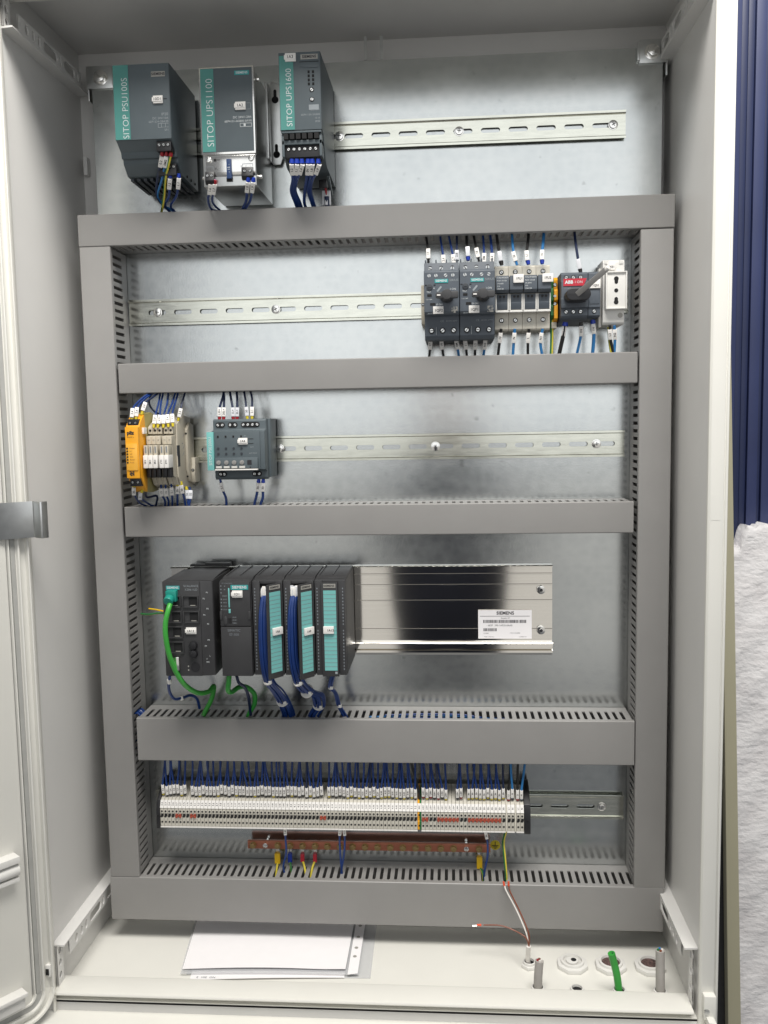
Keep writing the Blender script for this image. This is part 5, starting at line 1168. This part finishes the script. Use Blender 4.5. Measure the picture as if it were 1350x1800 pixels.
def stub(lab, pts, r, m, cores):
    c = thing('cable_end', lab, 'cable', pts[0], 'cut cable ends on the cabinet floor')
    part('jacket', MB().tube(pts, r, 16), m, c)
    tp = Vector(pts[-1]); t = (tp-Vector(pts[-2])).normalized()
    for i, cm in enumerate(cores):
        a = 2*math.pi*i/len(cores); part('core', MB().cyl(tp+Vector((math.cos(a)*r*.45, math.sin(a)*r*.45, -1)), r*.28, 2.6, t, 8), cm, c)
stub('cut grey cable end standing on the cabinet floor, left one', [(203.3, -150, ZF), (204, -150, -10), (205.5, -150, 10)], 5.4, 'grey_cable', ('white_wire', 'brown', 'f_red', 'white_wire'))
stub('cut green cable end standing on the cabinet floor, leaning left', [(305, -150, ZF), (302, -150, -8), (297.5, -150, 12), (294.5, -151, 23)], 4.6, 'bright_green', ('pe_green',))
stub('cut grey cable end standing on the cabinet floor, right one', [(355.5, -150, ZF), (355, -150, 0), (354.5, -150, 28)], 5.6, 'grey_cable', ('white_wire', 'sky_blue', 'pe_green', 'brown'))
sc = thing('sensor_cable', 'thin white sensor cable with loose brown and white cores', 'cable', (197.5, -96, ZF))
part('jacket', MB().tube([(197.5, -96, ZF), P(928, 1688, -98), P(929, 1663, -104)], 3.1, 12), 'white_wire', sc)
part('core', MB().tube([P(929, 1664, -104), P(925, 1640, -100), P(908, 1600, -82), P(890, 1566, -70), P(887, 1556, -66)], .95, 8), 'white_wire', sc)
part('core', MB().tube([P(930, 1664, -104), P(929, 1640, -100), P(915, 1605, -84), P(897, 1568, -70), P(894, 1556, -66)], .95, 8), 'brown', sc)
part('core', MB().tube([P(930, 1664, -104), P(924, 1648, -104), P(905, 1636, -96), P(880, 1627, -90), P(850, 1626, -86)], .95, 8), 'brown', sc)
for u, v, y, dx in ((886.5, 1557, -66, (-.2, 0, 1)), (894, 1557, -66, (0, 0, 1)), (846, 1626, -86, (-1, 0, 0))): part('ferrule', MB().cyl(P(u, v, y), 1.6, 6, dx, 10, 1.2), 'f_orange' if 'f_orange' in MATS else mat('f_orange', (.75, .09, .03)).name, sc, .2)
part('ferrule_pin', MB().cyl(P(840, 1627, -86), .8, 7, (-1, 0, -.1), 8), 'bright_steel', sc)

def sheet(name, lab, quad, z, m, curl, thick=.3, cat='paper'):
    """slightly curled sheet: quad = back-left, back-right, front-right, front-left corners (x,y)"""
    mb = MB(); n, k = 16, 12
    for lay in (0, -thick):
        for j in range(k+1):
            for i in range(n+1):
                s_, t_ = i/n, j/k
                bx = quad[0][0]*(1-s_)+quad[1][0]*s_; by = quad[0][1]*(1-s_)+quad[1][1]*s_
                fx = quad[3][0]*(1-s_)+quad[2][0]*s_; fy = quad[3][1]*(1-s_)+quad[2][1]*s_
                mb.v.append((bx*(1-t_)+fx*t_, by*(1-t_)+fy*t_, z+lay+curl(s_, t_)))
    N_ = (n+1)*(k+1)
    for j in range(k):
        for i in range(n):
            a = j*(n+1)+i; mb.face([a, a+1, a+n+2, a+n+1]); mb.face([N_+a+n+1, N_+a+n+2, N_+a+1, N_+a])
    rim = [i for i in range(n+1)]+[j*(n+1)+n for j in range(1, k+1)]+[k*(n+1)+i for i in range(n-1, -1, -1)]+[j*(n+1) for j in range(k-1, 0, -1)]
    for a, b in zip(rim, rim[1:]+rim[:1]): mb.face([a, b, N_+b, N_+a])
    return single(name, mb, m, lab, cat)
sheet('plastic_sleeve', 'clear punched sleeve lowest in the paper stack on the floor', [(-262, 0), (-13, 0), (-11, -132), (-255, -134)], ZF+.9, 'film', lambda s_, t_: .2*s_, cat='sleeve')
pf = sheet('paper_sheet', 'lower printed sheet peeking out in front of the stack', [(-262, 0), (-58, 0), (-45, -133), (-247, -147)], ZF+1.8, 'paper', lambda s_, t_: 1.2*math.sin(s_*3.1)*t_)
txt(pf, 'E', (-238, -142, ZF+2.6), 5, 'ink_grey', X_, Y_); txt(pf, 'HIE', (-229, -142, ZF+2.8), 5, 'ink_grey', X_, Y_); txt(pf, 'ON', (-218, -142, ZF+3), 5, 'ink_grey', X_, Y_)
ps = sheet('plastic_sleeve', 'clear punched sleeve holding the top sheet', [(-280, 0), (-28, 0), (-26.5, -130), (-262, -138)], ZF+4.2, 'film', lambda s_, t_: 2.2*math.sin(s_*3.14)*t_, cat='sleeve')
ms = MB()
part('punched_strip', MB().prism([(-42.5, 0), (-29, 0), (-28, -129), (-41, -132)], ZF+5.4, ZF+5.7, 'z'), 'paper', ps)
for y in (-18, -46, -72, -92): part('punch_hole', MB().cyl((-35.5, y, ZF+5.75), 2.6, .2, 'z', 14), 'plate_grey', ps)
sheet('paper_sheet', 'blank white top sheet in the sleeve on the cabinet floor', [(-276, 0), (-45, 0), (-44.5, -124), (-261, -131)], ZF+6.4, 'paper', lambda s_, t_: 3.0*math.sin(s_*3.14)*t_+2.0*max(0, s_-.85)*t_*6)

# ------------------------------------------------------------------ the photographer, mirrored in plate and polished rail
def person():
    V = []; E = []; RAD = []
    def v(x, y, z, rx, ry=None, parent=None):
        V.append((x*S, y*S, z*S)); RAD.append((rx*S, (ry or rx)*S))
        if parent is not None: E.append((parent, len(V)-1))
        return len(V)-1
    cx, cy = 90, -1600
    pel = v(cx, cy, 60, 215, 120); waist = v(cx, cy, 200, 210, 115, pel); chest = v(cx, cy, 400, 200, 125, waist); sh = v(cx, cy, 500, 120, 90, chest); nk = v(cx, cy+10, 575, 55, 55, sh)
    for sx in (-1, 1):
        hip = v(cx+sx*85, cy, 0, 92, 92, pel); kn = v(cx+sx*95, cy+20, -420, 62, 62, hip); an = v(cx+sx*100, cy-10, -820, 42, 42, kn); v(cx+sx*110, cy+110, -865, 38, 30, an)
        so = v(cx+sx*175, cy, 490, 62, 62, sh); el = v(cx+sx*215, cy+60, 270, 44, 44, so); wr = v(cx+sx*110, cy+235, 520, 30, 30, el)
        palm = v(cx+sx*75, cy+275, 590, 30, 20, wr)
        for k in range(4):
            f1 = v(cx+sx*(70-6*k), cy+290+4*k, 625-16*k, 9, 9, palm); v(cx+sx*(45-4*k), cy+305, 635-16*k, 8, 8, f1)
        t1 = v(cx+sx*50, cy+262, 615, 10, 10, palm); v(cx+sx*30, cy+262, 640, 8, 8, t1)
    me = bpy.data.meshes.new('body'); me.from_pydata(V, E, []); o = bpy.data.objects.new('clothed_body', me)
    root = thing('person', 'person in dark clothes with raised arms, mirrored in the polished rail', 'person', (cx, cy, -900))
    COL.objects.link(o); o.parent = root; o.location = -Vector((cx, cy, -900))*S
    m = o.modifiers.new('skin', 'SKIN'); m.use_smooth_shade = True; o.modifiers.new('sub', 'SUBSURF').levels = 1; o.modifiers['sub'].render_levels = 1
    for i, r in enumerate(RAD): me.skin_vertices[0].data[i].radius = r
    me.skin_vertices[0].data[0].use_root = True
    me.materials.append(MATS['clothes'])
    def ell(c, r, n=16, k=10, zmin=-9):
        mb = MB()
        for j in range(k+1):
            for i in range(n):
                a = 2*math.pi*i/n; t = math.pi*j/k
                mb.v.append((c[0]+r[0]*math.sin(t)*math.cos(a), c[1]+r[1]*math.sin(t)*math.sin(a), c[2]+r[2]*math.cos(t)))
        for j in range(k):
            for i in range(n): i2 = (i+1) % n; mb.face([j*n+i, j*n+i2, (j+1)*n+i2, (j+1)*n+i])
        return mb
    hd = ell((cx, cy+20, 690), (76, 95, 118)); 
    hd.cyl((cx, cy+108, 690), 12, 22, (0, 1, -.5), 8, 7); hd.obox((cx-78, cy+20, 690), X_, Y_, Z_, 6, 16, 28); hd.obox((cx+78, cy+20, 690), X_, Y_, Z_, 6, 16, 28)
    h = part('head', hd, 'skin', root)
    part('hair', ell((cx, cy-14, 738), (80, 86, 84)), 'wire_black', root)
    for sx in (-1, 1): part('eye', MB().cyl((cx+sx*30, cy+108, 695), 9, 4, 'y', 12), 'ink_black', h)
    part('mouth', Box(cx-22, cx+22, cy+100, cy+108, 634, 640), 'f_red', h)
    ph = thing('phone', 'pale phone held up by the person, level with the picture', 'phone', (cx, cy+318, 620))
    part('body', Box(cx-34, cx+34, cy+314, cy+322, 560, 690), 'white', ph, 3)
person()

finish_text()
